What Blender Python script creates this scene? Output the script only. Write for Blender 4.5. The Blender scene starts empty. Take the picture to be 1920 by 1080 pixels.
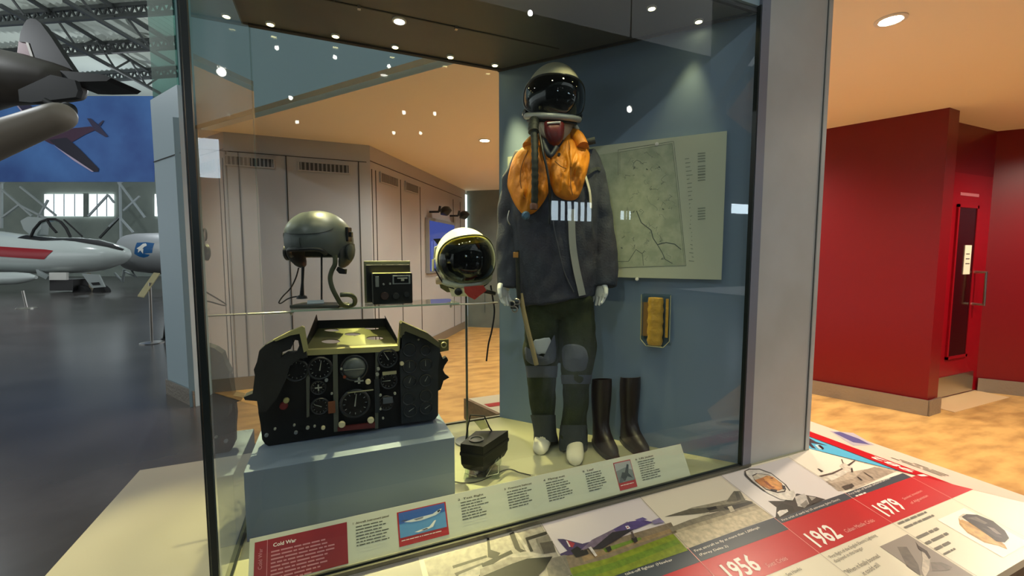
import bpy, bmesh, math, random
from mathutils import Vector, Matrix, noise
random.seed(7)
sc = bpy.context.scene
C = sc.collection
pi = math.pi
V = Vector
# ---------------------------------------------------------------- camera
F_PX, PITCH, YAW, EYE = 800.0, math.atan(62 / 800), math.radians(22.7), 1.5
FW = V((math.sin(YAW) * math.cos(PITCH), math.cos(YAW) * math.cos(PITCH), -math.sin(PITCH)))
RT = V((math.cos(YAW), -math.sin(YAW), 0)); UP = RT.cross(FW)
HD = V((math.sin(YAW), math.cos(YAW), 0))
CAM = V((0, 0, EYE))
cd = bpy.data.cameras.new('camera'); cam = bpy.data.objects.new('camera', cd); C.objects.link(cam)
cd.sensor_width = 36; cd.lens = F_PX * 36 / 1920; cd.clip_start = 0.02; cd.clip_end = 200
cam.location = CAM
cam.rotation_euler = Matrix((RT, UP, -FW)).transposed().to_euler()
sc.camera = cam
# ---------------------------------------------------------------- world, exposure
w = bpy.data.worlds.new('world'); sc.world = w; w.use_nodes = True
w.node_tree.nodes['Background'].inputs[0].default_value = (0.74, 0.78, 0.80, 1)
w.node_tree.nodes['Background'].inputs[1].default_value = 1.25
sc.view_settings.view_transform = 'Standard'; sc.view_settings.look = 'None'
sc.view_settings.exposure = 0.0; sc.view_settings.gamma = 1; sc.view_settings.use_curve_mapping = False

def lamp(name, kind, loc, energy, col, aim=None, size=0.05, spot=None, blend=0.5, parent=None, org=None):
    d = bpy.data.lights.new(name, kind); d.energy = energy; d.color = col
    if kind == 'AREA': d.shape = 'DISK'; d.size = size
    elif kind != 'SUN': d.shadow_soft_size = size
    if kind == 'SPOT': d.spot_size = math.radians(spot); d.spot_blend = blend
    o = bpy.data.objects.new(name, d); C.objects.link(o)
    o.location = V(loc) - (V(org) if org is not None else V((0, 0, 0)))
    if aim is not None: o.rotation_euler = (V(aim) - V(loc)).to_track_quat('-Z', 'Y').to_euler()
    if parent: o.parent = parent
    return o
# added point lights without fixtures, cool fill for the hall and roof
for x, y, e in ((-8, 12, 520), (-13, 19, 620), (-9, 26, 500), (-4, 19, 420), (-4, -3, 380), (-7, 4, 200), (-16, 10, 300), (4, -6, 260)):
    lamp('hangar_fill_light', 'POINT', (x, y, 6.6), e * 0.62, (0.92, 0.97, 1.0), size=0.05)
# ---------------------------------------------------------------- picture-to-place helpers
def ray(u, v): return FW + RT * ((u - 960) / F_PX) - UP * ((v - 540) / F_PX)
def hit(u, v, P, N):
    d = ray(u, v); P = V(P); N = V(N); return CAM + d * ((P - CAM).dot(N) / d.dot(N))
def az(u, v, z): return hit(u, v, (0, 0, z), (0, 0, 1))
def ay(u, v, y): return hit(u, v, (0, y, 0), (0, 1, 0))
def ax(u, v, x): return hit(u, v, (x, 0, 0), (1, 0, 0))
def ad(u, v, dist): return hit(u, v, HD * dist, HD)
# ---------------------------------------------------------------- materials
def lin(c):
    if isinstance(c, str):
        c = [int(c[i:i + 2], 16) / 255 for i in (0, 2, 4)]
        c = [x / 12.92 if x <= 0.04045 else ((x + 0.055) / 1.055) ** 2.4 for x in c]
    return (c[0], c[1], c[2], 1)
MATS = {}
def mat(name, col, rough=0.5, metal=0.0, col2=None, scale=8, bump=0.0, bscale=60, spec=0.5, emit=0, detail=4, stretch=None, lo=0.35, hi=0.65, coat=0):
    if name in MATS: return MATS[name]
    m = bpy.data.materials.new(name); m.use_nodes = True; MATS[name] = m
    nt = m.node_tree; b = nt.nodes['Principled BSDF']
    b.inputs['Base Color'].default_value = lin(col); b.inputs['Roughness'].default_value = rough
    b.inputs['Metallic'].default_value = metal; b.inputs['Specular IOR Level'].default_value = spec
    b.inputs['Coat Weight'].default_value = coat
    tc = nt.nodes.new('ShaderNodeTexCoord'); mp = nt.nodes.new('ShaderNodeMapping')
    nt.links.new(tc.outputs['Object'], mp.inputs['Vector'])
    if stretch: mp.inputs['Scale'].default_value = stretch
    if col2:
        n = nt.nodes.new('ShaderNodeTexNoise'); n.inputs['Scale'].default_value = scale; n.inputs['Detail'].default_value = detail
        r = nt.nodes.new('ShaderNodeValToRGB'); r.color_ramp.elements[0].position = lo; r.color_ramp.elements[1].position = hi
        r.color_ramp.elements[0].color = lin(col); r.color_ramp.elements[1].color = lin(col2)
        nt.links.new(mp.outputs[0], n.inputs['Vector']); nt.links.new(n.outputs['Fac'], r.inputs['Fac'])
        nt.links.new(r.outputs['Color'], b.inputs['Base Color'])
    if bump:
        n = nt.nodes.new('ShaderNodeTexNoise'); n.inputs['Scale'].default_value = bscale; n.inputs['Detail'].default_value = 3
        bp = nt.nodes.new('ShaderNodeBump'); bp.inputs['Strength'].default_value = bump; bp.inputs['Distance'].default_value = 0.01
        nt.links.new(mp.outputs[0], n.inputs['Vector']); nt.links.new(n.outputs['Fac'], bp.inputs['Height'])
        nt.links.new(bp.outputs['Normal'], b.inputs['Normal'])
    if emit:
        b.inputs['Emission Color'].default_value = lin(col); b.inputs['Emission Strength'].default_value = emit
    return m
def glass_mat(name, tint, refl=1.0, rough=0.0, tint_amt=None):
    m = bpy.data.materials.new(name); m.use_nodes = True; MATS[name] = m
    nt = m.node_tree; nt.nodes.clear()
    out = nt.nodes.new('ShaderNodeOutputMaterial'); mix = nt.nodes.new('ShaderNodeMixShader')
    tr = nt.nodes.new('ShaderNodeBsdfTransparent'); tr.inputs[0].default_value = lin(tint)
    gl = nt.nodes.new('ShaderNodeBsdfGlossy'); gl.inputs['Roughness'].default_value = rough
    gl.inputs[0].default_value = (0.97, 0.99, 0.98, 1)
    fr = nt.nodes.new('ShaderNodeFresnel'); fr.inputs['IOR'].default_value = 1.252
    ge = nt.nodes.new('ShaderNodeNewGeometry')
    inv = nt.nodes.new('ShaderNodeMath'); inv.operation = 'SUBTRACT'; inv.inputs[0].default_value = 1
    nt.links.new(ge.outputs['Backfacing'], inv.inputs[1])
    # both faces of the pane seen as one: R = 2r / (1 + r)
    a = nt.nodes.new('ShaderNodeMath'); a.operation = 'MULTIPLY'; a.inputs[1].default_value = 2 * refl
    b = nt.nodes.new('ShaderNodeMath'); b.operation = 'ADD'; b.inputs[1].default_value = 1
    c = nt.nodes.new('ShaderNodeMath'); c.operation = 'DIVIDE'
    d = nt.nodes.new('ShaderNodeMath'); d.operation = 'MULTIPLY'
    nt.links.new(fr.outputs[0], a.inputs[0]); nt.links.new(fr.outputs[0], b.inputs[0])
    nt.links.new(a.outputs[0], c.inputs[0]); nt.links.new(b.outputs[0], c.inputs[1])
    nt.links.new(c.outputs[0], d.inputs[0]); nt.links.new(inv.outputs[0], d.inputs[1])
    nt.links.new(d.outputs[0], mix.inputs[0]); nt.links.new(tr.outputs[0], mix.inputs[1])
    nt.links.new(gl.outputs[0], mix.inputs[2]); nt.links.new(mix.outputs[0], out.inputs[0])
    return m
def emit_mat(name, col, s):
    m = bpy.data.materials.new(name); m.use_nodes = True; MATS[name] = m
    nt = m.node_tree; nt.nodes.clear()
    out = nt.nodes.new('ShaderNodeOutputMaterial'); e = nt.nodes.new('ShaderNodeEmission')
    e.inputs[0].default_value = lin(col); e.inputs[1].default_value = s; nt.links.new(e.outputs[0], out.inputs[0])
    return m
# ---------------------------------------------------------------- mesh builder
def root_loc(o):
    p = V((0, 0, 0))
    while o is not None: p += o.location; o = o.parent
    return p
def props(o, label=None, cat=None, group=None, kind=None):
    if label: o['label'] = label
    if cat: o['category'] = cat
    if group: o['group'] = group
    if kind: o['kind'] = kind
    return o
def thing(name, loc, label, cat, group=None):
    o = bpy.data.objects.new(name, None); C.objects.link(o); o.location = V(loc); o.empty_display_size = 0.1
    return props(o, label, cat, group)
class MB:
    K = 1.0
    def __init__(s): s.v = []; s.f = []; s.m = []; s.mats = []
    def mi(s, m):
        if m not in s.mats: s.mats.append(m)
        return s.mats.index(m)
    def add(s, vs, fs, m):
        k = len(s.v); i = s.mi(m); s.v += [V(p) for p in vs]
        for f in fs: s.f.append([a + k for a in f]); s.m.append(i)
        return s
    def box(s, a, b, m, bev=0.0):
        x0, x1 = sorted((a[0], b[0])); y0, y1 = sorted((a[1], b[1])); z0, z1 = sorted((a[2], b[2]))
        return s.hexa([(x0, y0, z0), (x1, y0, z0), (x1, y1, z0), (x0, y1, z0), (x0, y0, z1), (x1, y0, z1), (x1, y1, z1), (x0, y1, z1)], m, bev)
    def hexa(s, p, m, bev=0.0):
        fs = [(0, 3, 2, 1), (4, 5, 6, 7), (0, 1, 5, 4), (1, 2, 6, 5), (2, 3, 7, 6), (3, 0, 4, 7)]
        if not bev: return s.add(p, fs, m)
        bm = bmesh.new(); vs = [bm.verts.new(q) for q in p]
        for f in fs: bm.faces.new([vs[i] for i in f])
        bmesh.ops.bevel(bm, geom=bm.edges[:], offset=bev, segments=2, profile=0.5, affect='EDGES')
        bm.verts.index_update()
        s.add([q.co.copy() for q in bm.verts], [[q.index for q in f.verts] for f in bm.faces], m); bm.free(); return s
    def obox(s, c, ex, ey, ez, hx, hy, hz, m, bev=0.0):
        c = V(c); ex = V(ex).normalized(); ey = V(ey).normalized(); ez = V(ez).normalized()
        p = [c + ex * (hx * i) + ey * (hy * j) + ez * (hz * k) for k in (-1, 1) for (i, j) in ((-1, -1), (1, -1), (1, 1), (-1, 1))]
        return s.hexa(p, m, bev)
    def bar(s, a, b, wd, ht, m, up=(0, 0, 1)):
        a = V(a); b = V(b); d = (b - a); n = d.normalized(); sd = n.cross(V(up))
        if sd.length < 1e-4: sd = n.cross(V((1, 0, 0)))
        sd.normalize(); u2 = sd.cross(n)
        return s.obox((a + b) / 2, n, sd, u2, d.length / 2, wd / 2, ht / 2, m)
    def tube(s, pts, r, m, n=10, cap=True):
        pts = [V(p) for p in pts]; rs = [q * MB.K for q in (r if isinstance(r, (list, tuple)) else [r] * len(pts))]
        t0 = (pts[1] - pts[0]).normalized(); nrm = t0.orthogonal().normalized(); vs = []
        for i, p in enumerate(pts):
            t = ((pts[min(i + 1, len(pts) - 1)] - p).normalized() + (p - pts[max(i - 1, 0)]).normalized())
            t = t.normalized() if t.length > 1e-6 else t0
            nrm = (nrm - t * nrm.dot(t)); nrm = nrm.normalized() if nrm.length > 1e-6 else t.orthogonal().normalized()
            bi = t.cross(nrm)
            for k in range(n):
                a = 2 * pi * k / n; vs.append(p + (nrm * math.cos(a) + bi * math.sin(a)) * rs[i])
        fs = [(i * n + k, i * n + (k + 1) % n, (i + 1) * n + (k + 1) % n, (i + 1) * n + k) for i in range(len(pts) - 1) for k in range(n)]
        if cap: fs += [tuple(range(n - 1, -1, -1)), tuple((len(pts) - 1) * n + k for k in range(n))]
        return s.add(vs, fs, m)
    def ring(s, c, ax_, R, r, m, n=32, k=8):
        c = V(c); R *= MB.K; r *= MB.K; a = V(ax_).normalized(); e = a.orthogonal().normalized(); g = a.cross(e); vs = []
        for i in range(n):
            t = 2 * pi * i / n; d = e * math.cos(t) + g * math.sin(t)
            for j in range(k):
                q = 2 * pi * j / k; vs.append(c + d * (R + r * math.cos(q)) + a * (r * math.sin(q)))
        return s.add(vs, [(i * k + j, ((i + 1) % n) * k + j, ((i + 1) % n) * k + (j + 1) % k, i * k + (j + 1) % k) for i in range(n) for j in range(k)], m)
    def lathe(s, c, ax_, prof, m, n=28, e=None):
        c = V(c); a = V(ax_).normalized(); e = V(e).normalized() if e else a.orthogonal().normalized(); g = a.cross(e); vs = []
        for (r, h) in [(q * MB.K, w_ * MB.K) for q, w_ in prof]:
            for i in range(n):
                t = 2 * pi * i / n; vs.append(c + (e * math.cos(t) + g * math.sin(t)) * r + a * h)
        L = len(prof)
        fs = [(i * n + k, i * n + (k + 1) % n, (i + 1) * n + (k + 1) % n, (i + 1) * n + k) for i in range(L - 1) for k in range(n)]
        fs += [tuple(range(n - 1, -1, -1)), tuple((L - 1) * n + k for k in range(n))]
        return s.add(vs, fs, m)
    def loft(s, rings, m, cap=True, closed=True):
        n = len(rings[0]); vs = [p for r in rings for p in r]; nn = n if closed else n - 1
        fs = [(i * n + k, i * n + (k + 1) % n, (i + 1) * n + (k + 1) % n, (i + 1) * n + k) for i in range(len(rings) - 1) for k in range(nn)]
        if cap and closed: fs += [tuple(range(n - 1, -1, -1)), tuple((len(rings) - 1) * n + k for k in range(n))]
        return s.add(vs, fs, m)
    def prism(s, pts, vec, m):
        pts = [V(p) for p in pts]; vec = V(vec); n = len(pts)
        return s.add(pts + [p + vec for p in pts], [tuple(range(n)), tuple(range(2 * n - 1, n - 1, -1))] + [(i, i + n, (i + 1) % n + n, (i + 1) % n) for i in range(n)], m)
    def poly(s, pts, m): return s.add(pts, [tuple(range(len(pts)))], m)
    def build(s, name, parent=None, smooth=None, label=None, cat=None, group=None, kind=None, loc=None, fix=True):
        me = bpy.data.meshes.new(name)
        if parent is not None: org = root_loc(parent)
        elif loc is not None: org = V(loc)
        else:
            xs = [p.x for p in s.v]; ys = [p.y for p in s.v]; zs = [p.z for p in s.v]
            org = V(((min(xs) + max(xs)) / 2, (min(ys) + max(ys)) / 2, min(zs)))
        me.from_pydata([p - org for p in s.v], [], s.f)
        for mm in s.mats: me.materials.append(mm)
        for i, p in enumerate(me.polygons): p.material_index = s.m[i]
        if fix:
            bm = bmesh.new(); bm.from_mesh(me); bmesh.ops.recalc_face_normals(bm, faces=bm.faces[:]); bm.to_mesh(me); bm.free()
        if smooth:
            for p in me.polygons: p.use_smooth = True
            me.set_sharp_from_angle(angle=math.radians(smooth))
        o = bpy.data.objects.new(name, me); C.objects.link(o)
        if parent is not None: o.parent = parent
        else: o.location = org
        props(o, label, cat, group, kind)
        return o
def bake(o):
    """apply the modifiers of o into its mesh"""
    dg = bpy.context.evaluated_depsgraph_get(); ev = o.evaluated_get(dg)
    me = bpy.data.meshes.new_from_object(ev); o.modifiers.clear(); old = o.data; o.data = me
    bpy.data.meshes.remove(old); return o
def organic(o, voxel=0.008, smooth=8, disp=0.0, dscale=0.05, sm=True):
    r = o.modifiers.new('r', 'REMESH'); r.mode = 'VOXEL'; r.voxel_size = voxel
    s = o.modifiers.new('s', 'SMOOTH'); s.iterations = smooth; s.factor = 0.5
    bake(o)
    me = o.data
    if disp:
        me.calc_loop_triangles(); ns = [v.normal.copy() for v in me.vertices]
        for v, n in zip(me.vertices, ns):
            p = v.co
            q = V((p.x / dscale, p.y / dscale, p.z / (dscale * 1.8)))
            f = abs(noise.noise(q)) * 1.6 + 0.5 * noise.noise(q * 2.3) - 0.4
            v.co = p + n * (f * disp)
    for p in me.polygons: p.use_smooth = sm
    return o
def holed(outer, holes, P, EX, EY, thick, m, name, parent, **k):
    """flat plate: outline and holes in plane coordinates, extruded both ways, as a mesh"""
    cu = bpy.data.curves.new('t', 'CURVE'); cu.dimensions = '2D'; cu.fill_mode = 'BOTH'; cu.extrude = thick / 2
    for loop in [outer] + holes:
        sp = cu.splines.new('POLY'); sp.points.add(len(loop) - 1)
        for i, (x, y) in enumerate(loop): sp.points[i].co = (x, y, 0, 1)
        sp.use_cyclic_u = True
    o = bpy.data.objects.new('t', cu); C.objects.link(o)
    me = bpy.data.meshes.new_from_object(o.evaluated_get(bpy.context.evaluated_depsgraph_get()))
    EX = V(EX).normalized(); EY = V(EY).normalized(); EZ = EX.cross(EY); P = V(P)
    b = MB(); b.add([P + EX * q.co.x + EY * q.co.y + EZ * q.co.z for q in me.vertices], [list(p.vertices) for p in me.polygons], m)
    bpy.data.objects.remove(o); bpy.data.curves.remove(cu); bpy.data.meshes.remove(me)
    return b.build(name, parent, **k)
def text_pts(body, off=0.0):
    cu = bpy.data.curves.new('t', 'FONT'); cu.body = body; cu.size = 1; cu.resolution_u = 2; cu.offset = off
    o = bpy.data.objects.new('t', cu); C.objects.link(o)
    me = bpy.data.meshes.new_from_object(o.evaluated_get(bpy.context.evaluated_depsgraph_get()))
    vs = [q.co.copy() for q in me.vertices]; fs = [list(p.vertices) for p in me.polygons]
    bpy.data.objects.remove(o); bpy.data.curves.remove(cu); bpy.data.meshes.remove(me)
    return vs, fs
def text(b, body, p0, p1, up, h, m, bold=0.0):
    """lettering from baseline point p0 to p1, cap height h, into builder b"""
    vs, fs = text_pts(body, 0.022 if bold else 0.0); p0 = V(p0); p1 = V(p1); up = V(up).normalized()
    x0 = min(q.x for q in vs); x1 = max(q.x for q in vs); d = p1 - p0
    b.add([p0 + d * ((q.x - x0) / (x1 - x0)) + up * (q.y * h / 0.69) for q in vs], fs, m)
def words(b, p0, ex, ey, wd, rows, pitch, h, m, seed=0, ragged=0.3):
    """lines too small to read, as strokes of word length"""
    rnd = random.Random(seed); p0 = V(p0); ex = V(ex).normalized(); ey = V(ey).normalized()
    for r in range(rows):
        x = 0; end = wd * (1 - rnd.random() * ragged * (1 if r < rows - 1 else 1.6))
        while x < end - h:
            L = min(rnd.uniform(1.2, 5.5) * h, end - x); q = p0 + ex * x - ey * (pitch * r)
            b.poly([q, q + ex * L, q + ex * L + ey * h * 0.62, q + ey * h * 0.62], m); x += L + h * 0.55
# ================================================================ THE SETTING
M_floor = mat('hangar_floor', '545050', 0.24, col2='423e3c', scale=1.3, bump=0.04, bscale=3, spec=0.5)
M_tan = mat('lobby_floor', 'd6aa66', 0.42, col2='a37a46', scale=5.5, stretch=(0.6, 1.5, 1), bump=0.12, bscale=6, detail=7, lo=0.38, hi=0.72)
M_ceil = mat('lobby_ceiling', 'f8ecd8', 0.9)
M_red = mat('red_gloss_paint', '74040f', 0.36, spec=0.45)
M_reddoor = mat('door_red', '8c0616', 0.3)
M_tread = mat('tread_plate', '9d9488', 0.4, metal=0.7, bump=0.5, bscale=40)
M_blueg = mat('fascia_blue_grey', '8ea4ac', 0.55)
M_doorw = mat('laminate_grey', 'b1b3ba', 0.5, col2='abadb5', scale=2)
M_gap = mat('dark_gap', '35302c', 0.8)
M_vent = mat('vent_grey', '8a8b8c', 0.5, metal=0.4)
M_vent2 = mat('vent_dark', '3c3c3e', 0.6)
M_steel = mat('brushed_steel', 'b9b6b0', 0.28, metal=1.0)
M_black = mat('black_plastic', '0c0c0d', 0.4)
M_white = mat('white_paint', 'e6e4de', 0.5)
CH = 2.8
# lobby footprint line: outer wall runs from the blue-grey wall end past the exhibit
FA, FB = V((-1.36, 5.6, 0)), V((3.3, -0.42, 0))
b = MB(); b.box((-40, -16, -0.1), (14, 42, 0), M_floor); b.build('floor', kind='structure')
b = MB(); b.prism([(FA.x, FA.y, 0), (FB.x, FB.y, 0), (9, -3, 0), (9, 10, 0), (-1.3, 10, 0)], (0, 0, 0.006), M_tan); b.build('floor_lobby', kind='structure')
b = MB(); b.prism([(FA.x + .1, FA.y, CH), (FB.x + .1, FB.y, CH), (9, -3, CH), (9, 10, CH), (-1.3, 10, CH)], (0, 0, 0.08), M_ceil); b.build('ceiling', kind='structure')
def wall_run(name, pts, z0, z1, th, m, side=1):
    b = MB()
    for a, c in zip(pts, pts[1:]):
        a = V((a[0], a[1], 0)); c = V((c[0], c[1], 0)); n = V((-(c - a).y, (c - a).x, 0)).normalized() * th * side
        b.prism([a + V((0, 0, z0)), c + V((0, 0, z0)), c + n + V((0, 0, z0)), a + n + V((0, 0, z0))], (0, 0, z1 - z0), m)
    return b.build(name, kind='structure')
# bulkhead over the lobby edge and the wall end under it
wall_run('wall_bulkhead', [(-1.36, 5.6), (3.3, -0.42)], CH + 0.005, 4.9, 0.08, M_blueg, -1)
wall_run('wall_end', [(-1.69, 5.62), (-1.30, 5.02)], 0.0, 3.09, 0.08, mat('wall_end_lit_blue', 'b3c8d2', .5))  # blue-grey lightened here: the hangar light is put into the colour
wall_run('wall_end_return', [(-1.30, 5.02), (-1.25, 5.44)], 0.0, 2.79, 0.05, M_blueg)
wall_run('trim_seam', [(-1.69 - .004, 5.62 - .002), (-1.30 - .004, 5.02 - .002)], 2.46, 2.468, 0.003, M_gap, -1)
wall_run('baseboard_end', [(-1.70, 5.615), (-1.302, 5.008)], 0.0, 0.16, 0.012, M_tread, -1)
# glass fin standing on the wall end
G_fin = glass_mat('fin_glass', (0.45, 0.66, 0.62), 1.0)
wall_run('window_1', [(-1.66, 5.60), (-1.31, 5.06)], 3.095, 4.9, 0.02, G_fin)
# laminate wall with doors
DW = [(-1.37, 5.45), (0.44, 5.45), (2.5, 8.43)]
wall_run('wall_back', DW, 0, CH, 0.1, M_doorw)
b = MB()
for x in (-1.019, -0.451, 0.31): b.box((x - .005, 5.440, 0.12), (x + .005, 5.451, 2.60), M_gap)
b.box((-1.37, 5.441, 2.598), (0.40, 5.451, 2.604), M_gap)
b.build('trim_door_gaps', kind='structure')
def vent(name, P, ex, w_, h_, label, m=M_vent2):
    ex = V(ex).normalized(); n = V((ex.y, -ex.x, 0)); P = V(P)
    t = thing(name, P, label, 'vent', 'vent grilles in the grey doors')
    f = MB(); f.obox(P + n * .004, ex, n, (0, 0, 1), w_ / 2, .004, h_ / 2, m); f.build('backing', t)
    f = MB()
    for k in range(12):
        x = -w_ / 2 + w_ * (k + .5) / 12; f.obox(P + ex * x + n * .011, ex, n, (0, 0, 1), w_ / 60, .004, h_ / 2 - .004, M_vent)
    f.build('slats', t)
    f = MB()
    for (cx_, cz, hx, hz) in ((0, h_ / 2, w_ / 2 + .01, .006), (0, -h_ / 2, w_ / 2 + .01, .006), (w_ / 2, 0, .006, h_ / 2), (-w_ / 2, 0, .006, h_ / 2)):
        f.obox(P + ex * cx_ + V((0, 0, cz)) + n * .011, ex, n, (0, 0, 1), hx, .008, hz, M_doorw)
    f.build('frame', t)
vent('vent_grille', (-0.80, 5.448, 2.505), (1, 0, 0), 0.46, 0.10, 'grey slatted vent high in the door left of the one above the grey helmet')
vent('vent_grille', (-0.06, 5.448, 2.50), (1, 0, 0), 0.53, 0.10, 'grey slatted vent high in the door above the grey flying helmet')
dv = (V((2.5, 8.43, 0)) - V((0.44, 5.45, 0))).normalized(); nv = V((dv.y, -dv.x, 0))
def onr(t, z): return V((0.44, 5.45, 0)) + dv * t + V((0, 0, z)) + nv * .003
vent('vent_grille', onr(0.45, 2.47), dv, 0.46, 0.12, 'white framed slatted vent on the receding wall, nearer the corner', M_vent)
vent('vent_grille', onr(1.12, 2.47), dv, 0.42, 0.12, 'white framed slatted vent on the receding wall, farther from the corner', M_vent)
b = MB()
for t_ in (0.03, 0.12, 0.78, 1.42, 2.9, 3.3): b.obox(onr(t_, 1.33), dv, nv, (0, 0, 1), .004, .004, 1.2, M_gap)
b.obox(onr(1.7, 2.62), dv, nv, (0, 0, 1), 1.7, .004, .003, M_gap)
b.build('trim_panel_gaps', kind='structure')
wall_run('baseboard_back', [(-1.37, 5.447), (0.445, 5.447), (2.5, 8.42)], 0, 0.15, 0.012, mat('skirting_grey', '8c8378', 0.5, metal=0.3), -1)
wall_run('wall_far', [(2.55, 8.47), (4.2, 7.3)], 0, CH, 0.1, mat('far_panel_green_grey', '6f7b78', 0.5, col2='626d6c', scale=3))
wall_run('window_2', [(2.50, 8.44), (2.55, 8.47)], 1.9, 2.72, 0.02, emit_mat('daylight_slit', (0.85, 1, 1), 3.0))
# red walls
RED = [(4.2, 7.3), (4.62, 3.25), (5.07, 2.09)]
REDs = [(5.07, 2.09), (5.27, 2.10)]
wall_run('wall_red_front', RED, 0, CH, 0.06, M_red)
wall_run('wall_red_return', REDs, 0, CH, 0.06, M_red)
wall_run('wall_red_jamb', [(5.27, 2.10), (5.42, 2.28)], 0, CH, 0.05, M_red)
wall_run('wall_red_door', [(5.42, 2.28), (6.5, 2.28)], 2.32, CH, 0.06, M_red)
wall_run('wall_red_right', [(6.5, 2.28), (6.85, 1.85), (9, -2)], 0, CH, 0.08, M_red)
wall_run('baseboard_red_front', [(4.2, 7.29), (4.605, 3.243), (5.055, 2.075)], 0, 0.155, 0.014, M_tread, -1)
wall_run('baseboard_red_return', [(5.055, 2.075), (5.275, 2.085)], 0, 0.155, 0.014, M_tread, -1)
wall_run('baseboard_red_right', [(6.49, 2.265), (6.84, 1.835), (8.98, -2.01)], 0, 0.155, 0.014, M_tread, -1)
# door in the red recess
b = MB(); b.box((5.42, 2.28, 0.02), (6.5, 2.34, 2.32), M_reddoor); dr = b.build('door_1', kind='structure', loc=(5.95, 2.28, 0))
b = MB(); b.box((5.83, 2.268, 0.45), (6.18, 2.282, 1.98), mat('dark_glass', '1c0408', 0.12)); b.build('glazing', dr)
b = MB()
for a_, c_ in (((5.80, 2.262, 0.42), (6.21, 2.282, 0.45)), ((5.80, 2.262, 1.98), (6.21, 2.282, 2.01)), ((5.80, 2.262, 0.42), (5.83, 2.282, 2.01)), ((6.18, 2.262, 0.42), (6.21, 2.282, 2.01))): b.box(a_, c_, M_reddoor)
b.build('glazing_bead', dr)
b = MB(); b.box((5.62, 2.270, 0.03), (6.40, 2.282, 0.24), M_steel); b.build('kick_plate', dr)
b = MB(); b.tube([(6.27, 2.28, 1.32), (6.27, 2.19, 1.32), (6.27, 2.19, 0.98), (6.27, 2.28, 0.98)], 0.016, M_steel); b.build('pull_handle', dr, smooth=40)
b = MB(); b.box((5.85, 2.276, 2.10), (6.22, 2.284, 2.13), mat('pink_trim', 'c07078', 0.3)); b.build('door_closer', dr)
b = MB(); b.box((5.99, 2.262, 1.30), (6.12, 2.267, 1.60), mat('notice_paper', 'f0e6cc', 0.6)); nz = b.build('paper_notice', label='cream paper notice with three lines of print on the red door glass', cat='notice')
b = MB()
for k, z in enumerate((1.505, 1.455, 1.405)): words(b, (6.015, 2.261, z), (1, 0, 0), (0, 0, 1), 0.085, 1, .05, .016, M_gap, seed=k, ragged=0)
b.build('print', nz)
b = MB(); b.box((5.40, 2.02, 0.007), (6.5, 2.28, 0.012), mat('threshold_pale', 'd9b98a', 0.4)); b.build('trim_threshold', kind='structure')
# lobby ceiling downlights
M_bulb = emit_mat('warm_bulb', (1, 0.86, 0.62), 40)
DLG = 'round downlights in the lobby ceiling'
def downlight(x, y, z, label, e, rr=0.055, group=DLG, col=(1, 0.84, 0.62), soft=0.05, spot=150, mb=None, name='ceiling_downlight', aim=None):
    t = thing(name, (x, y, z), label, 'downlight', group)
    f = MB(); f.lathe((x, y, z - .008), (0, 0, 1), [(rr * 1.35, 0.008), (rr * 1.35, 0.002), (rr * 1.2, 0), (rr, 0.0), (rr, 0.008)], M_white, 24); f.build('trim_ring', t, smooth=40)
    f = MB(); f.lathe((x, y, z - .004), (0, 0, 1), [(0.001, 0), (rr * .92, 0), (rr * .92, 0.003), (0.001, 0.003)], mb or M_bulb, 20); f.build('bulb', t)
    lamp('downlight_light', 'SPOT', (x, y, z - 0.02), e, col, aim=aim or (x, y, 0), size=soft, spot=spot, blend=0.8, parent=t, org=(x, y, z))
    return t
downlight(1.63, 4.70, CH, 'glowing downlight in the peach ceiling seen through the case, left of the pilot helmet', 110)
downlight(2.89, 1.47, CH, 'bright downlight in the cream ceiling right of the grey pillar', 150)
for x, y in ((4.2, 5.6), (3.6, 3.4), (4.4, 0.3), (6.0, 0.9)):  # added ceiling spots without fixtures, to brighten the lobby
    lamp('lobby_fill_light', 'SPOT', (x, y, CH - 0.03), 185, (1, 0.88, 0.70), aim=(x, y, 0), size=0.06, spot=160, blend=0.6)
lamp('lobby_fill_light', 'SPOT', (0.9, 4.2, CH - 0.03), 85, (1, 0.88, 0.76), aim=(0.9, 4.2, 0), size=0.06, spot=160, blend=0.6)  # added spot without fixture, fill for the grey door wall
lamp('lobby_fill_light', 'SPOT', (3.0, 6.6, CH - 0.03), 85, (1, 0.86, 0.72), aim=(3.0, 6.6, 0), size=0.06, spot=160, blend=0.6)  # added spot without fixture, fill for the far lobby
# ================================================================ THE DISPLAY CASE
X0, X1, Y0, Y1, ZB, ZT = -0.307, 2.08, 1.283, 2.232, 0.57, 2.505
BX, RX = 0.857, 1.655
BP, RP = V((BX, Y1, 0)), V((RX, Y0, 0)); WD = (RP - BP).normalized(); WN = V((WD.y, -WD.x, 0))
if WN.y > 0: WN = -WN
case = thing('display_case', (0.9, 1.75, 0), 'tall glass museum display case holding flying kit, with blue inner wall and grey pillar', 'display case')
M_base = mat('case_base_cream', 'a8a192', 0.6)
M_cfloor = mat('case_floor', '9d9c80', 0.6)
M_bwall = mat('case_wall_blue', '7589a0', 0.6)
M_canopy = mat('canopy_dark', '55544f', 0.5, col2='4c4b47', scale=3)
M_pillar = mat('pillar_grey', 'b8b9b4', 0.42, col2='adada6', scale=3)
M_frame = mat('frame_grey', '7a7d88', 0.4, metal=0.3)
M_seal = mat('seal_dark', '141c1a', 0.35)
M_rail = mat('rail_metal', '77766a', 0.35, metal=0.8)
GL = glass_mat('case_glass', (0.965, 0.985, 0.975))
b = MB(); b.box((X0 + .002, Y0 + .01, 0), (X1, Y1 + .035, ZB - .012), M_base); b.build('plinth_body', case)
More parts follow.
